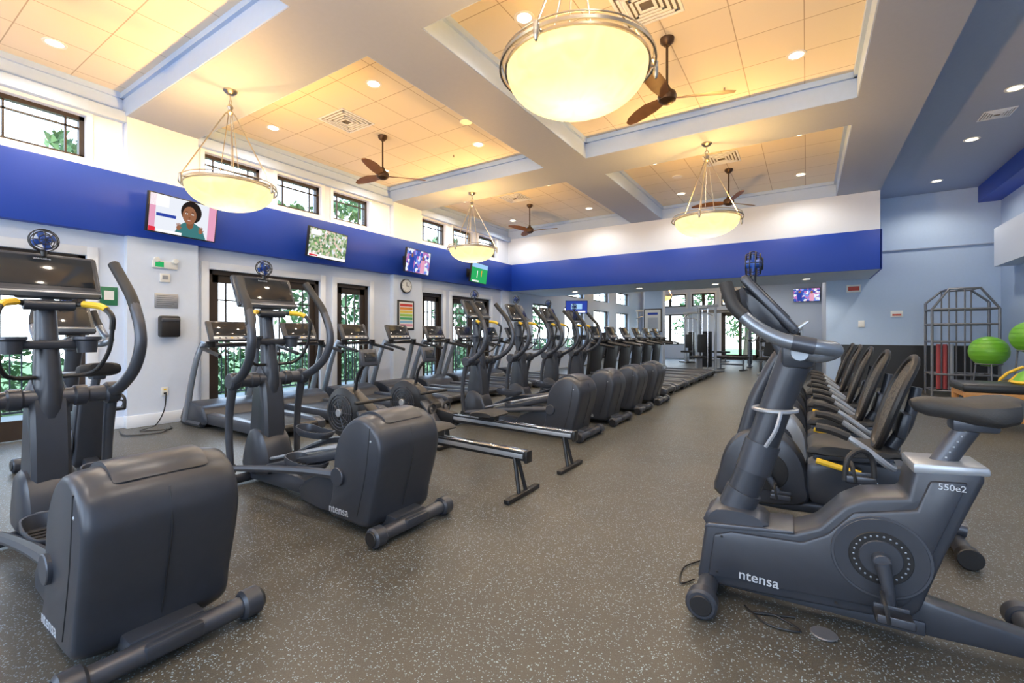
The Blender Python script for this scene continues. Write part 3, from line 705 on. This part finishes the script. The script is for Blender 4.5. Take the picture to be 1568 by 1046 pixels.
# ---------------------------------------------------------------- pendants
def make_pendant():
    b=MB()
    zr=-1.15
    b.lathe([(0,0),(.075,0),(.075,-.015),(.05,-.04),(.02,-.055),(0,-.055)],'nickel')
    b.tube([(0,0,-.04),(0,0,-.11)],.008,'nickel',8); b.ring((0,0,-.14),.025,.006,'nickel','y',16,6)
    b.lathe([(0,-.165),(.02,-.17),(.035,-.20),(.02,-.23),(.03,-.25),(.045,-.27),(.02,-.29),(0,-.29)],'nickel')
    for k in range(3):
        a=k*2*math.pi/3+.5; c,s=math.cos(a),math.sin(a)
        b.tube([(.03*c,.03*s,-.26),(.06*c,.06*s,-.30),(.50*c,.50*s,zr+.03)],.0075,'nickel',6)
        b.lathe([(0,.04),(.018,.025),(.018,-.05),(.009,-.08),(0,-.09)],'nickel',(.51*c,.51*s,zr),seg=12)
        b.tube([(.02*c,.02*s,-.28),(.12*c,.12*s,zr+.08)],.005,'nickel',6)
        b.tube([(.43*c,.43*s,zr+.005),(.51*c,.51*s,zr)],.007,'nickel',6)
    R=.455
    def band(r,z,h): b.lathe([(r-.006,z-h),(r+.006,z-h),(r+.006,z+h),(r-.006,z+h),(r-.006,z-h)],'nickel',seg=48)
    band(.500,zr,.010); band(R+.010,zr-.012,.008)
    b.ring((0,0,zr+.045),.485,.006,'nickel','z',48,6)
    out=[]
    for k in range(13):
        t=k/12; r=R*math.sin(t*math.pi/2); z=zr-.02-.25*(math.cos(t*math.pi/2))
        out.append((r,z))
    b.lathe([(0,out[0][1])]+out[1:]+[(R,zr+.005)],'bowl',seg=48)
    return b.mesh('pendant_bowl_light')
pm=make_pendant()
def pl(name,loc,power,col,size=.05,parent=None):
    l=bpy.data.lights.new(name,'POINT'); l.energy=power; l.color=col; l.shadow_soft_size=size
    o=bpy.data.objects.new(name,l); S.collection.objects.link(o); o.location=loc
    if parent: o.parent=parent
    return o
WARM=(1,.52,.13)
for x,y in ((-5.75,2.75),(-1.27,2.75),(-5.75,7.41),(-1.27,7.41),(-5.75,-1.9),(-1.27,-1.9)):
    o=place(pm,'pendant_bowl_light',(x,y,ZB)); pl('bulb',(0,0,-1.17),185,WARM,.07,o)
for x,y in ((-4.6,17.5),(-2.6,21)):
    o=place(pm,'pendant_bowl_light',(x,y,3.6)); o.scale=(.8,.8,.8) 
    pl('bulb',(0,0,-1.17),110,WARM,.06,o)

# ---------------------------------------------------------------- ceiling fans
def make_fan():
    b=MB()
    b.lathe([(0,0),(.075,0),(.07,-.04),(.03,-.08),(0,-.08)],'bronze'); b.tube([(0,0,-.05),(0,0,-.55)],.013,'bronze',8)
    b.lathe([(0,-.50),(.025,-.51),(.04,-.55),(.09,-.59),(.10,-.63),(.09,-.67),(.05,-.70),(0,-.71)],'bronze')
    for k in range(3):
        X=Matrix.Rotation(k*2*math.pi/3+.35,4,'Z')
        def bl():
            rings=[]
            for (x,w,tw,z) in ((.06,.04,25,0),(.14,.06,22,.0),(.28,.085,18,.01),(.45,.085,14,.015),(.6,.07,10,.015),(.69,.035,8,.012)):
                off=-.05*(x/.66)**2
                a=rad(tw); ca,sa=math.cos(a),math.sin(a)
                rings.append([(x,off+w*u*ca-v*sa,-.64+z+w*u*sa+v*ca) for u,v in ((-1,0),(-.6,.006),(.6,.006),(1,0),(.6,-.006),(-.6,-.006))])
            b.loft(rings,'bladewood')
        rotx(b,X,bl)
    return b.mesh('ceiling_fan')
fm=make_fan()
for (x,y,r) in ((-5.75,.4,0),(-5.75,5.07,.7),(-1.27,5.07,.15),(-5.75,9.73,2.1),(-1.27,9.73,2.8)): place(fm,'ceiling_fan',(x,y,ZT),r)

# ---------------------------------------------------------------- downlights
def make_down():
    b=MB(); b.lathe([(.075,-.004),(.10,-.008),(.105,0),(.075,.0),(.075,-.004)],'white_p',seg=28); b.lathe([(0,-.003),(.076,-.003)],'lampdisc',seg=28)
    return b.mesh('recessed_downlight')
dm=make_down()
dl=[]
for yc in (.40,5.07,9.73):
    for dy in (-1.12,1.1):
        for x in (-6.95,-4.65,-2.4,-.1): dl.append((x,yc+dy,ZT))
for y in (3,5.6,8.46,10.3,12.7): dl.append((2.26,y,4.42))
for x in (-6,-4,-2,0): dl.append((x,12.9,2.56))
for x,y in ((-6,16),(-3,16),(-6,20),(-3,23),(-.5,16)): dl.append((x,y,3.6))
def spot(o,power,ang=150,col=(1,.88,.72)):
    l=bpy.data.lights.new('lamp','SPOT'); l.energy=power; l.color=col; l.spot_size=rad(ang); l.spot_blend=.6; l.shadow_soft_size=.07
    q=bpy.data.objects.new('lamp',l); S.collection.objects.link(q); q.parent=o; q.location=(0,0,-.03)
for p in dl:
    o=place(dm,'recessed_downlight',p); spot(o,70 if p[2]>4 else 60)

# vents
def make_vent():
    b=MB(); 
    for k,s in enumerate((.29,.24,.19,.14,.09)):
        z=-.012-.003*k; w=.03
        for a in ((-s,s,-s,-s+w),(-s,s,s-w,s),(-s,-s+w,-s,s),(s-w,s,-s,s)): b.bb(*a,z,z+.010,'trimw',.002)
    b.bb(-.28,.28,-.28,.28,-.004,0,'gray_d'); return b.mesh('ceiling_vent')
vm=make_vent()
for x,y in ((-5.80,4.42),(-1.3,4.42),(-5.75,9.05),(-1.3,9.05),(-5.8,-.3)): place(vm,'ceiling_vent',(x,y,ZT))
o=place(vm,'ceiling_vent',(2.3,9.3,4.42)); o.scale=(.6,.6,1)
b=MB(); b.cyl((0,0,-.006),.10,.012,'white_p'); sp=b.mesh('smoke_detector'); place(sp,'smoke_detector',(-4.3,5.4,ZT)); place(sp,'smoke_detector',(-2.2,9.6,ZT))
b=MB(); b.tube([(0,0,0),(0,0,-.03)],.012,'nickel'); b.cyl((0,0,-.035),.02,.006,'nickel'); s2=b.mesh('fire_sprinkler')
for p in ((-.9,6.5,ZT),(-5.3,6.3,ZT)): place(s2,'fire_sprinkler',p)

# ---------------------------------------------------------------- TVs (screen faces +x)
def ell(cx,cy,rx,ry,n=20,x=0,rot=0): 
    out=[]
    for k in range(n):
        a=2*math.pi*k/n; u=rx*math.cos(a); v=ry*math.sin(a)
        out.append((x,cx+u*math.cos(rot)-v*math.sin(rot),cy+u*math.sin(rot)+v*math.cos(rot)))
    return out
def make_tv(kind,w=.90,h=.52):
    b=MB(); b.box((0,0,0),(.05,w,h),'black',.008); b.box((-.05,0,0),(.05,w*.5,h*.5),'black',.015)
    def R(u0,u1,v0,v1,m,x): b.poly([(x,u0*w/2,v0*h/2),(x,u1*w/2,v0*h/2),(x,u1*w/2,v1*h/2),(x,u0*w/2,v1*h/2)],E[m])
    x=.0265
    if kind=='news':
        R(-.96,.96,-.94,.94,'pale',x); x+=.0006
        R(-.96,-.45,.35,.94,'white',x); R(.72,.96,-.94,.94,'pink',x); R(-.96,-.80,-.94,.94,'pink',x); x+=.0006
        # jacket, neck, hair, face of the presenter shown on the screen
        b.poly([(x,y*w/2,z*h/2) for y,z in ((-.28,-.94),(-.15,-.45),(.0,-.22),(.14,-.14),(.32,-.18),(.54,-.38),(.68,-.94))],E['teal']); x+=.0005
        b.poly([(x,y*w/2,z*h/2) for y,z in ((.06,-.15),(.08,-.42),(.17,-.55),(.27,-.40),(.29,-.1),(.1,-.05))],E['skin']); x+=.0005
        b.poly(ell(.19*w/2,.38*h/2,.138,.150,24,x),E['hair']); x+=.0005
        b.poly(ell(.14*w/2,.20*h/2,.092,.122,24,x),E['skin2']); x+=.0005
        for yy in (.05,.23): 
            b.poly(ell(yy*w/2,.27*h/2,.017,.008,12,x),E['white']); b.poly(ell(yy*w/2,.27*h/2,.007,.0075,10,x+.0004),E['hair']); b.poly(ell(yy*w/2,.37*h/2,.020,.004,10,x),E['hair'])
        b.poly(ell(.14*w/2,.08*h/2,.014,.012,10,x),E['skin']); b.poly(ell(.14*w/2,-.08*h/2,.030,.012,14,x),E['lips']); b.poly(ell(.14*w/2,-.07*h/2,.022,.004,12,x+.0004),E['white'])
        for sx in (-.15,.50):
            b.poly(ell(sx*w/2,-.55*h/2,.028,.032,14,x),E['skin2'])
            for k in range(4): b.poly(ell(sx*w/2-.021+k*.014,-.55*h/2+.040+(.006 if k in(1,2) else 0),.0058,.022,10,x,.15-.1*k),E['skin2'])
            b.poly(ell(sx*w/2+.031,-.55*h/2+.008,.0065,.019,10,x,-.7),E['skin2'])
        R(-.78,-.24,-.14,.02,'navy',x); R(-.75,-.05,-.94,-.80,'white',x); R(-.96,-.78,-.94,-.72,'red',x)
    elif kind=='map':
        R(-.96,.96,-.94,.94,'mapn',x); x+=.0006; R(-.96,.96,-.94,-.76,'white',x); R(-.9,-.5,-.90,-.80,'red',x+.0005); R(-.9,-.4,.5,.85,'white',x)
    elif kind=='show':
        R(-.96,.96,-.94,.94,'show',x); x+=.0006; R(-.7,-.35,-.9,.3,'navy',x); b.poly(ell(-.26*w,.22*h,.035,.05,16,x),E['skin2']); R(.2,.55,-.9,.2,'pink',x); b.poly(ell(.19*w,.18*h,.035,.05,16,x),E['skin2'])
    elif kind=='sport':
        R(-.96,.96,-.94,.94,'green',x); x+=.0006; R(-.96,.96,.5,.94,'sky',x); R(-.3,-.22,-.5,.2,'white',x); R(.2,.28,-.3,.3,'orange',x); R(-.8,.0,-.9,-.75,'white',x)
    else:
        R(-.96,.96,-.94,.94,'navy',x); x+=.0006; R(-.5,.5,-.3,.5,'sky',x); R(-.8,.8,-.85,-.6,'white',x)
    return b.mesh('wall_television')
def tv(kind,loc,rz,w=.9,h=.52,tilt=8):
    o=place(make_tv(kind,w,h),'wall_television',loc); o.rotation_euler=(0,rad(tilt),rz); return o
for k,y in (('news',2.86),('map',5.13),('show',7.40),('sport',9.66)):
    tv(k,(-7.27,y,2.86),rad(9))
b=MB()
for y in (2.86,5.13,7.40,9.66):
    b.box((XL+.15,y-.1,2.88),(.02,.16,.22),'black',.004); b.tube([(XL+.15,y-.1,2.88),(-7.42,y-.05,2.88),(-7.31,y,2.87)],.018,'black',6)
b.obj('tv_wall_bracket')
tv('blue',(-6.6,14.3,2.18),rad(-58),.75,.44)
tv('show',(.0,17.88,2.55),rad(-90),.75,.44)

# ---------------------------------------------------------------- small wall items (on pilaster faces x = XL+.11)
xp=XL+.111
b=MB(); b.bb(0,.03,-.15,.15,-.05,.05,'white_p',.006); b.bb(.03,.032,-.12,-.02,-.035,.035,E['green']); 
for s in (-1,1): b.cyl((.05,s*.11,.03+.03),.035,.05,'white_p','x')
b.obj('exit_sign',(xp,2.75,2.22))
b=MB(); b.bb(0,.02,-.06,.06,-.06,.06,'white_p',.006); b.bb(.02,.024,-.035,.035,-.02,.035,'silver'); b.obj('thermostat',(xp,2.75,2.04))
b=MB(); b.bb(0,.012,-.14,.14,-.10,.10,'silver',.004)
for k in range(6): b.bb(.012,.0135,-.12,.12-(k%3)*.03,.07-k*.028,.075-k*.028,'black')
b.obj('rules_plaque',(xp,2.77,1.72))
b=MB(); b.box((.07,0,0),(.13,.24,.30),'black',.03); b.box((.13,0,.09),(.03,.22,.05),'plastic2',.01); b.obj('towel_dispenser',(xp,2.78,1.36))
b=MB(); b.bb(0,.01,-.04,.04,-.06,.06,'white_p',.003); b.bb(.01,.012,-.015,.015,.015,.04,'yellow'); b.bb(.01,.012,-.015,.015,-.04,-.015,'black'); b.obj('wall_outlet',(xp,2.75,.45))
b=MB(); b.bb(0,.012,-.09,.09,-.12,.12,'dkgreen',.003); b.bb(.012,.014,-.05,.05,-.05,.07,'white_p'); b.obj('aed_sign',(XL+.001,2.17,1.75))
b=MB(); b.cyl((.02,0,0),.16,.04,'black','x',32); b.cyl((.04,0,0),.14,.006,'white_p','x',32)
b.box((.046,.0,.04),(.004,.012,.09),'black'); b.box((.046,.035,0),(.004,.07,.010),'black')
for k in range(12):
    a=k*math.pi/6; b.box((.045,.118*math.cos(a),.118*math.sin(a)),(.003,.01,.01),'black')
b.obj('wall_clock',(xp,7.33,2.33))
b=MB(); b.bb(0,.025,-.25,.25,-.33,.33,'black',.006); b.bb(.025,.027,-.21,.21,-.29,.29,'white_p')
PC={'red':(.6,.05,.04),'orange':(.7,.25,.04),'yel':(.75,.6,.1),'lime':(.3,.55,.1),'green':(.05,.35,.15),'sky':(.2,.45,.7),'pink':(.65,.3,.45)}
for k,m in enumerate(PC): b.bb(.027,.029,-.19,.19,.25-k*.075-.055,.25-k*.075,pmat('print_'+m,PC[m],.5))
b.obj('framed_exercise_poster',(xp,7.33,1.68))
b=MB(); b.bb(-.32,.32,-.02,0,-.42,.42,'dkbrown',.006); b.bb(-.28,.28,-.022,-.02,-.38,.38,'white_p'); b.bb(-.18,.18,-.024,-.022,.2,.28,'royal'); b.bb(-.18,.18,-.024,-.022,-.3,.1,'silver'); b.obj('framed_notice_board',(-4.65,16.575,1.75))
b=MB(); b.bb(-.14,.14,-.03,0,-.09,.09,'white_p',.005); b.bb(-.11,.11,-.032,-.03,-.05,.05,'red'); ex=b.mesh('exit_sign'); place(ex,'exit_sign',(.95,13.699,2.35))
b=MB(); b.bb(-.06,.06,-.015,0,-.08,.08,'white_p',.003); sw=b.mesh('light_switch'); place(sw,'light_switch',(1.1,13.699,1.5)); 
b=MB(); b.bb(-.11,.11,-.015,0,-.07,.07,'white_p',.003); b.bb(-.08,.08,-.017,-.015,-.04,.0,'red'); b.obj('wall_notice',(1.75,13.699,1.72))

# ---------------------------------------------------------------- storage rack, balls, bench, cable machine
b=MB()
x0,x1,y0,y1=2.12,3.08,12.3,12.9
for x in (x0,x1):
    for y in (y0,y1): b.tube([(x,y,0),(x,y,1.75 if y==y0 else 1.9)],.024,'steel',8)
for z in (.12,.45,1.1,1.45,1.75):
    b.tube([(x0,y0,z),(x1,y0,z)],.020,'steel',8); b.tube([(x0,y1,z),(x1,y1,z)],.020,'steel',8)
    for x in (x0,x1): b.tube([(x,y0,z),(x,y1,z)],.018,'steel',8)
b.tube([(x0,y0,1.75),(x0+.25,y0,2.15),(x0+.7,y0,2.15),(x1,y0,1.75)],.022,'steel',8)
b.tube([(x0,y1,1.9),(x0+.25,y1,2.15),(x0+.7,y1,2.15),(x1,y1,1.9)],.022,'steel',8)
for x in (x0+.25,x0+.48): b.tube([(x,y0,.12),(x,y0,2.15)],.014,'steel',6)
for x in (x0+.25,x0+.48,x0+.7): b.tube([(x,y0,2.15),(x,y1,2.15)],.016,'steel',6); b.tube([(x,y1,.12),(x,y1,2.15)],.014,'steel',6)
for z in (.13,.46): 
    for k in range(7): b.tube([(x0+.08+k*.135,y0,z),(x0+.08+k*.135,y1,z)],.009,'steel',5)
for k,m in enumerate(('tower','tower','silver')): b.tube([(x0+.12+k*.1,y0+.15,.15),(x0+.12+k*.1,y0+.15,1.05)],.035,m,8)
b.obj('storage_rack')
b=MB(); b.ball((0,0,0),.27,'green',seg=32)
for k in range(-3,4): b.ring((0,0,k*.07),math.sqrt(.272**2-(k*.07)**2),.003,'green','z',32,4)
gm=b.mesh('exercise_ball')
# ball stand: each ball nests in a ring on posts
b=MB()
for (x,y,z) in ((2.74,11.5,.72),(3.14,11.02,.98)):
    b.ring((x,y,z),.17,.014,'steel','z',28,8)
    for k in range(3):
        a=k*2.094+.5; b.tube([(x+.17*math.cos(a),y+.17*math.sin(a),z),(x+.24*math.cos(a),y+.24*math.sin(a),.01)],.013,'steel',6)
    b.ring((x,y,.25),.225,.010,'steel','z',28,6)
b.obj('ball_stand')
place(gm,'exercise_ball',(2.74,11.5,.72+.222)); place(gm,'exercise_ball',(3.14,11.02,.98+.222)); place(gm,'exercise_ball',(2.9,10.75,.272)) if False else None
b=MB()
for x in (-.5,.5):
    for y in (-.3,.3): b.box((x,y,.24),(.07,.07,.48),'wood',.006)
b.box((0,0,.45),(1.06,.68,.07),'wood',.008); b.box((0,0,.54),(1.12,.72,.11),'black',.03)
b.box((0,-.3,.14),(1.0,.04,.06),'wood',.005); b.box((0,.3,.14),(1.0,.04,.06),'wood',.005)
b.obj('stretching_table',(2.30,8.7,0))
b=MB(); b.lathe([(0,0),(.3,0),(.31,.03),(.29,.05),(.24,.14),(.14,.21),(0,.235)],'green',seg=32); b.lathe([(.30,0),(.32,.02),(.30,.045)],'yellow',seg=32); b.obj('balance_trainer',(2.6,8.7,.596))
b=MB()
for s in (-1,1):
    b.tube([(-.25,s*.2,.025),(.35,s*.2,.025)],.025,'yellow',8); b.tube([(0,s*.2,.02),(.1,s*.2,.55),(.35,s*.2,.75)],.022,'yellow',8,3)
b.box((.1,0,.5),(.6,.28,.07),'black',.02,(0,rad(-20),0)); b.tube([(.0,-.2,.3),(0,.2,.3)],.02,'yellow'); b.obj('abdominal_bench',(2.45,9.95,0))

# strength machines
b=MB()
for x in (-.9,.9):
    for y in (-.25,.25): b.tube([(x,y,0),(x,y,2.15)],.035,'steel',8)
    b.box((x,0,.03),(.14,.7,.05),'steel',.01); b.box((x,0,.55),(.14,.26,.8),'black',.01)
    b.cyl((x,0,2.05),.08,.03,'black','x'); b.tube([(x,0,2.0),(x*.8,-.2,1.1)],.006,'chrome',5)
    for k in range(10): b.box((x,0,.2+k*.075),(.16,.28,.008),'steel')
    b.box((x*.8,-.2,1.07),(.1,.03,.03),'rubber',.008)
b.tube([(-.9,0,2.17),(.9,0,2.17)],.04,'steel',8); b.tube([(-.5,-.1,2.1),(.5,-.1,2.1)],.02,'chrome',8)
b.obj('cable_crossover_machine',(-2.7,19.4,0))
def make_lat():
    b=MB(); b.tube([(0,0,0),(0,0,2.2)],.04,'silver'); b.tube([(.6,0,0),(.6,0,2.2)],.04,'silver'); b.box((.3,0,2.2),(.75,.12,.08),'silver',.01); b.box((.3,0,.75),(.26,.22,1.2),'black',.02); b.box((.3,0,.04),(.9,.6,.06),'silver',.01)
    for x in (.2,.4): b.tube([(x,-.13,.1),(x,-.13,2.1)],.012,'chrome',6)
    b.box((.3,-.55,.5),(.4,.35,.08),'rubber',.02); b.box((.3,-.32,.95),(.28,.08,.6),'rubber',.02); b.box((.3,-.5,.25),(.08,.3,.46),'silver',.01); b.box((.3,-.35,.05),(.08,.7,.06),'silver',.01)
    b.tube([(.3,0,2.15),(.3,-.55,2.1)],.03,'silver'); b.tube([(.3,-.55,2.08),(.3,-.55,1.95)],.006,'black',5); b.tube([(-.2,-.55,1.85),(.0,-.55,1.95),(.6,-.55,1.95),(.8,-.55,1.85)],.016,'chrome',8)
    return b.mesh('lat_pulldown_machine')
lm=make_lat()
place(lm,'lat_pulldown_machine',(-3.1,16.6,0),rad(-20)); place(lm,'lat_pulldown_machine',(-5.8,18.5,0),rad(30)); place(lm,'lat_pulldown_machine',(-4.6,21.5,0),rad(-10))
def make_press():
    b=MB()
    b.box((0,0,.04),(.9,.12,.07),'silver',.01); b.box((-.4,0,.04),(.12,.8,.07),'silver',.01)
    b.tube([(-.42,-.25,.05),(-.42,-.25,1.5),(-.42,.25,1.5),(-.42,.25,.05)],.035,'silver',8)
    b.box((-.42,0,.7),(.18,.3,1.2),'black',.02); b.box((.12,0,.5),(.4,.32,.09),'rubber',.03); b.box((.12,0,.27),(.1,.1,.42),'silver',.01)
    b.box((-.1,0,.95),(.09,.30,.75),'rubber',.03,(0,rad(-12),0))
    for s in (-1,1): b.tube([(-.42,s*.25,1.4),(-.2,s*.38,1.3),(.1,s*.38,1.05),(.35,s*.36,1.05)],.025,'silver',8,3); b.tube([(.25,s*.365,1.05),(.4,s*.36,1.05)],.03,'rubber',8)
    return b.mesh('chest_press_machine')
pmn=make_press()
for x,y,r in ((-5.9,14.9,-60),(-1.0,16.1,-120),(-6.3,22.8,-50),(-.6,14.9,-150)): place(pmn,'chest_press_machine',(x,y,0),rad(r))
b=MB()
b.box((0,0,.45),(.28,1.1,.08),'rubber',.025); b.tube([(0,-.4,.42),(0,-.4,.03)],.03,'steel'); b.tube([(0,.4,.42),(0,.4,.03)],.03,'steel'); b.box((0,-.4,.025),(.5,.06,.045),'steel',.01); b.box((0,.4,.025),(.5,.06,.045),'steel',.01); b.box((0,0,.2),(.06,.8,.06),'steel',.01)
bn=b.mesh('weight_bench'); place(bn,'weight_bench',(-2.2,17.6,0),rad(70)); place(bn,'weight_bench',(-3.4,22.6,0),rad(60))
b=MB()
for z in (.35,.7,1.0):
    b.box((0,0,z),(1.6,.4,.04),'steel',.008)
    for k in range(8):
        x=-.7+k*.2
        b.cyl((x,-.12,z+.09),.06,.07,'black','y',12); b.cyl((x,.12,z+.09),.06,.07,'black','y',12); b.cyl((x,0,z+.09),.015,.2,'chrome','y',8)
for x in (-.75,.75): b.box((x,0,.5),(.06,.36,1.0),'steel',.01)
b.obj('dumbbell_rack',(-.55,17.5,0))

# cables on the floor
b=MB()
b.tube([(-7.52,2.75,.44),(-7.5,2.72,.2),(-7.45,2.6,.012),(-7.2,2.35,.012),(-7.0,2.6,.012),(-7.25,2.7,.012)],.008,'black',6,6); b.tube([(-7.4,2.2,.012),(-7.0,2.15,.012),(-6.85,2.45,.012),(-7.1,2.6,.012)],.008,'black',6,6); b.obj('power_cable')
b=MB()
b.tube([(-.46,2.72,.008),(-.55,2.55,.008),(-.53,2.38,.008),(-.48,2.45,.008)],.0045,'black',6,6); b.obj('power_cable')
b=MB()
b.tube([(-.24,2.34,.008),(-.14,2.24,.008),(-.02,2.26,.008),(-.12,2.33,.008),(-.2,2.30,.008),(-.04,2.36,.008)],.004,'black',6,6); b.cyl((.06,2.30,.005),.05,.008,'steel','z'); b.obj('power_cable')

# ---------------------------------------------------------------- world + portals
W=bpy.data.worlds.new('World'); S.world=W; W.use_nodes=True; nt=W.node_tree
bg=nt.nodes['Background']; tc=nt.nodes.new('ShaderNodeTexCoord'); sx=nt.nodes.new('ShaderNodeSeparateXYZ'); rp=nt.nodes.new('ShaderNodeValToRGB')
nt.links.new(tc.outputs['Generated'],sx.inputs[0]); nt.links.new(sx.outputs[2],rp.inputs[0]); nt.links.new(rp.outputs[0],bg.inputs[0])
rp.color_ramp.elements[0].position=0; rp.color_ramp.elements[0].color=(.82,.92,1,1); rp.color_ramp.elements[1].position=.8; rp.color_ramp.elements[1].color=(.38,.63,1,1)
bg.inputs[1].default_value=4.8
def portal(loc,sx,sy,rot):
    l=bpy.data.lights.new('sky_portal','AREA'); l.shape='RECTANGLE'; l.size=sx; l.size_y=sy; l.cycles.is_portal=True
    o=bpy.data.objects.new('sky_portal',l); S.collection.objects.link(o); o.location=loc; o.rotation_euler=rot
for a,c in doorsL: portal((XL-.26,(a+c)/2,1.12),2.25,c-a,(0,rad(-90),0))
for a,c in highL: portal((XL-.26,(a+c)/2,3.75),.54,c-a,(0,rad(-90),0))
for a,c,z0,z1 in backL: portal((XL-.26,(a+c)/2,(z0+z1)/2),z1-z0,c-a,(0,rad(-90),0))
for a,c in ((-6.5,-3.8),(-3.2,-.4),(.2,2.8)): portal(((a+c)/2,YR-.21,2.1),c-a,3.0,(rad(90),0,0))

# ---------------------------------------------------------------- camera
cam=bpy.data.cameras.new('camera'); co=bpy.data.objects.new('camera',cam); S.collection.objects.link(co)
cam.sensor_width=36; cam.lens=16.07; cam.shift_y=-.007; cam.clip_end=200; cam.clip_start=.05
co.location=(0,0,1.25); co.rotation_euler=(rad(90),0,rad(32.8)); S.camera=co
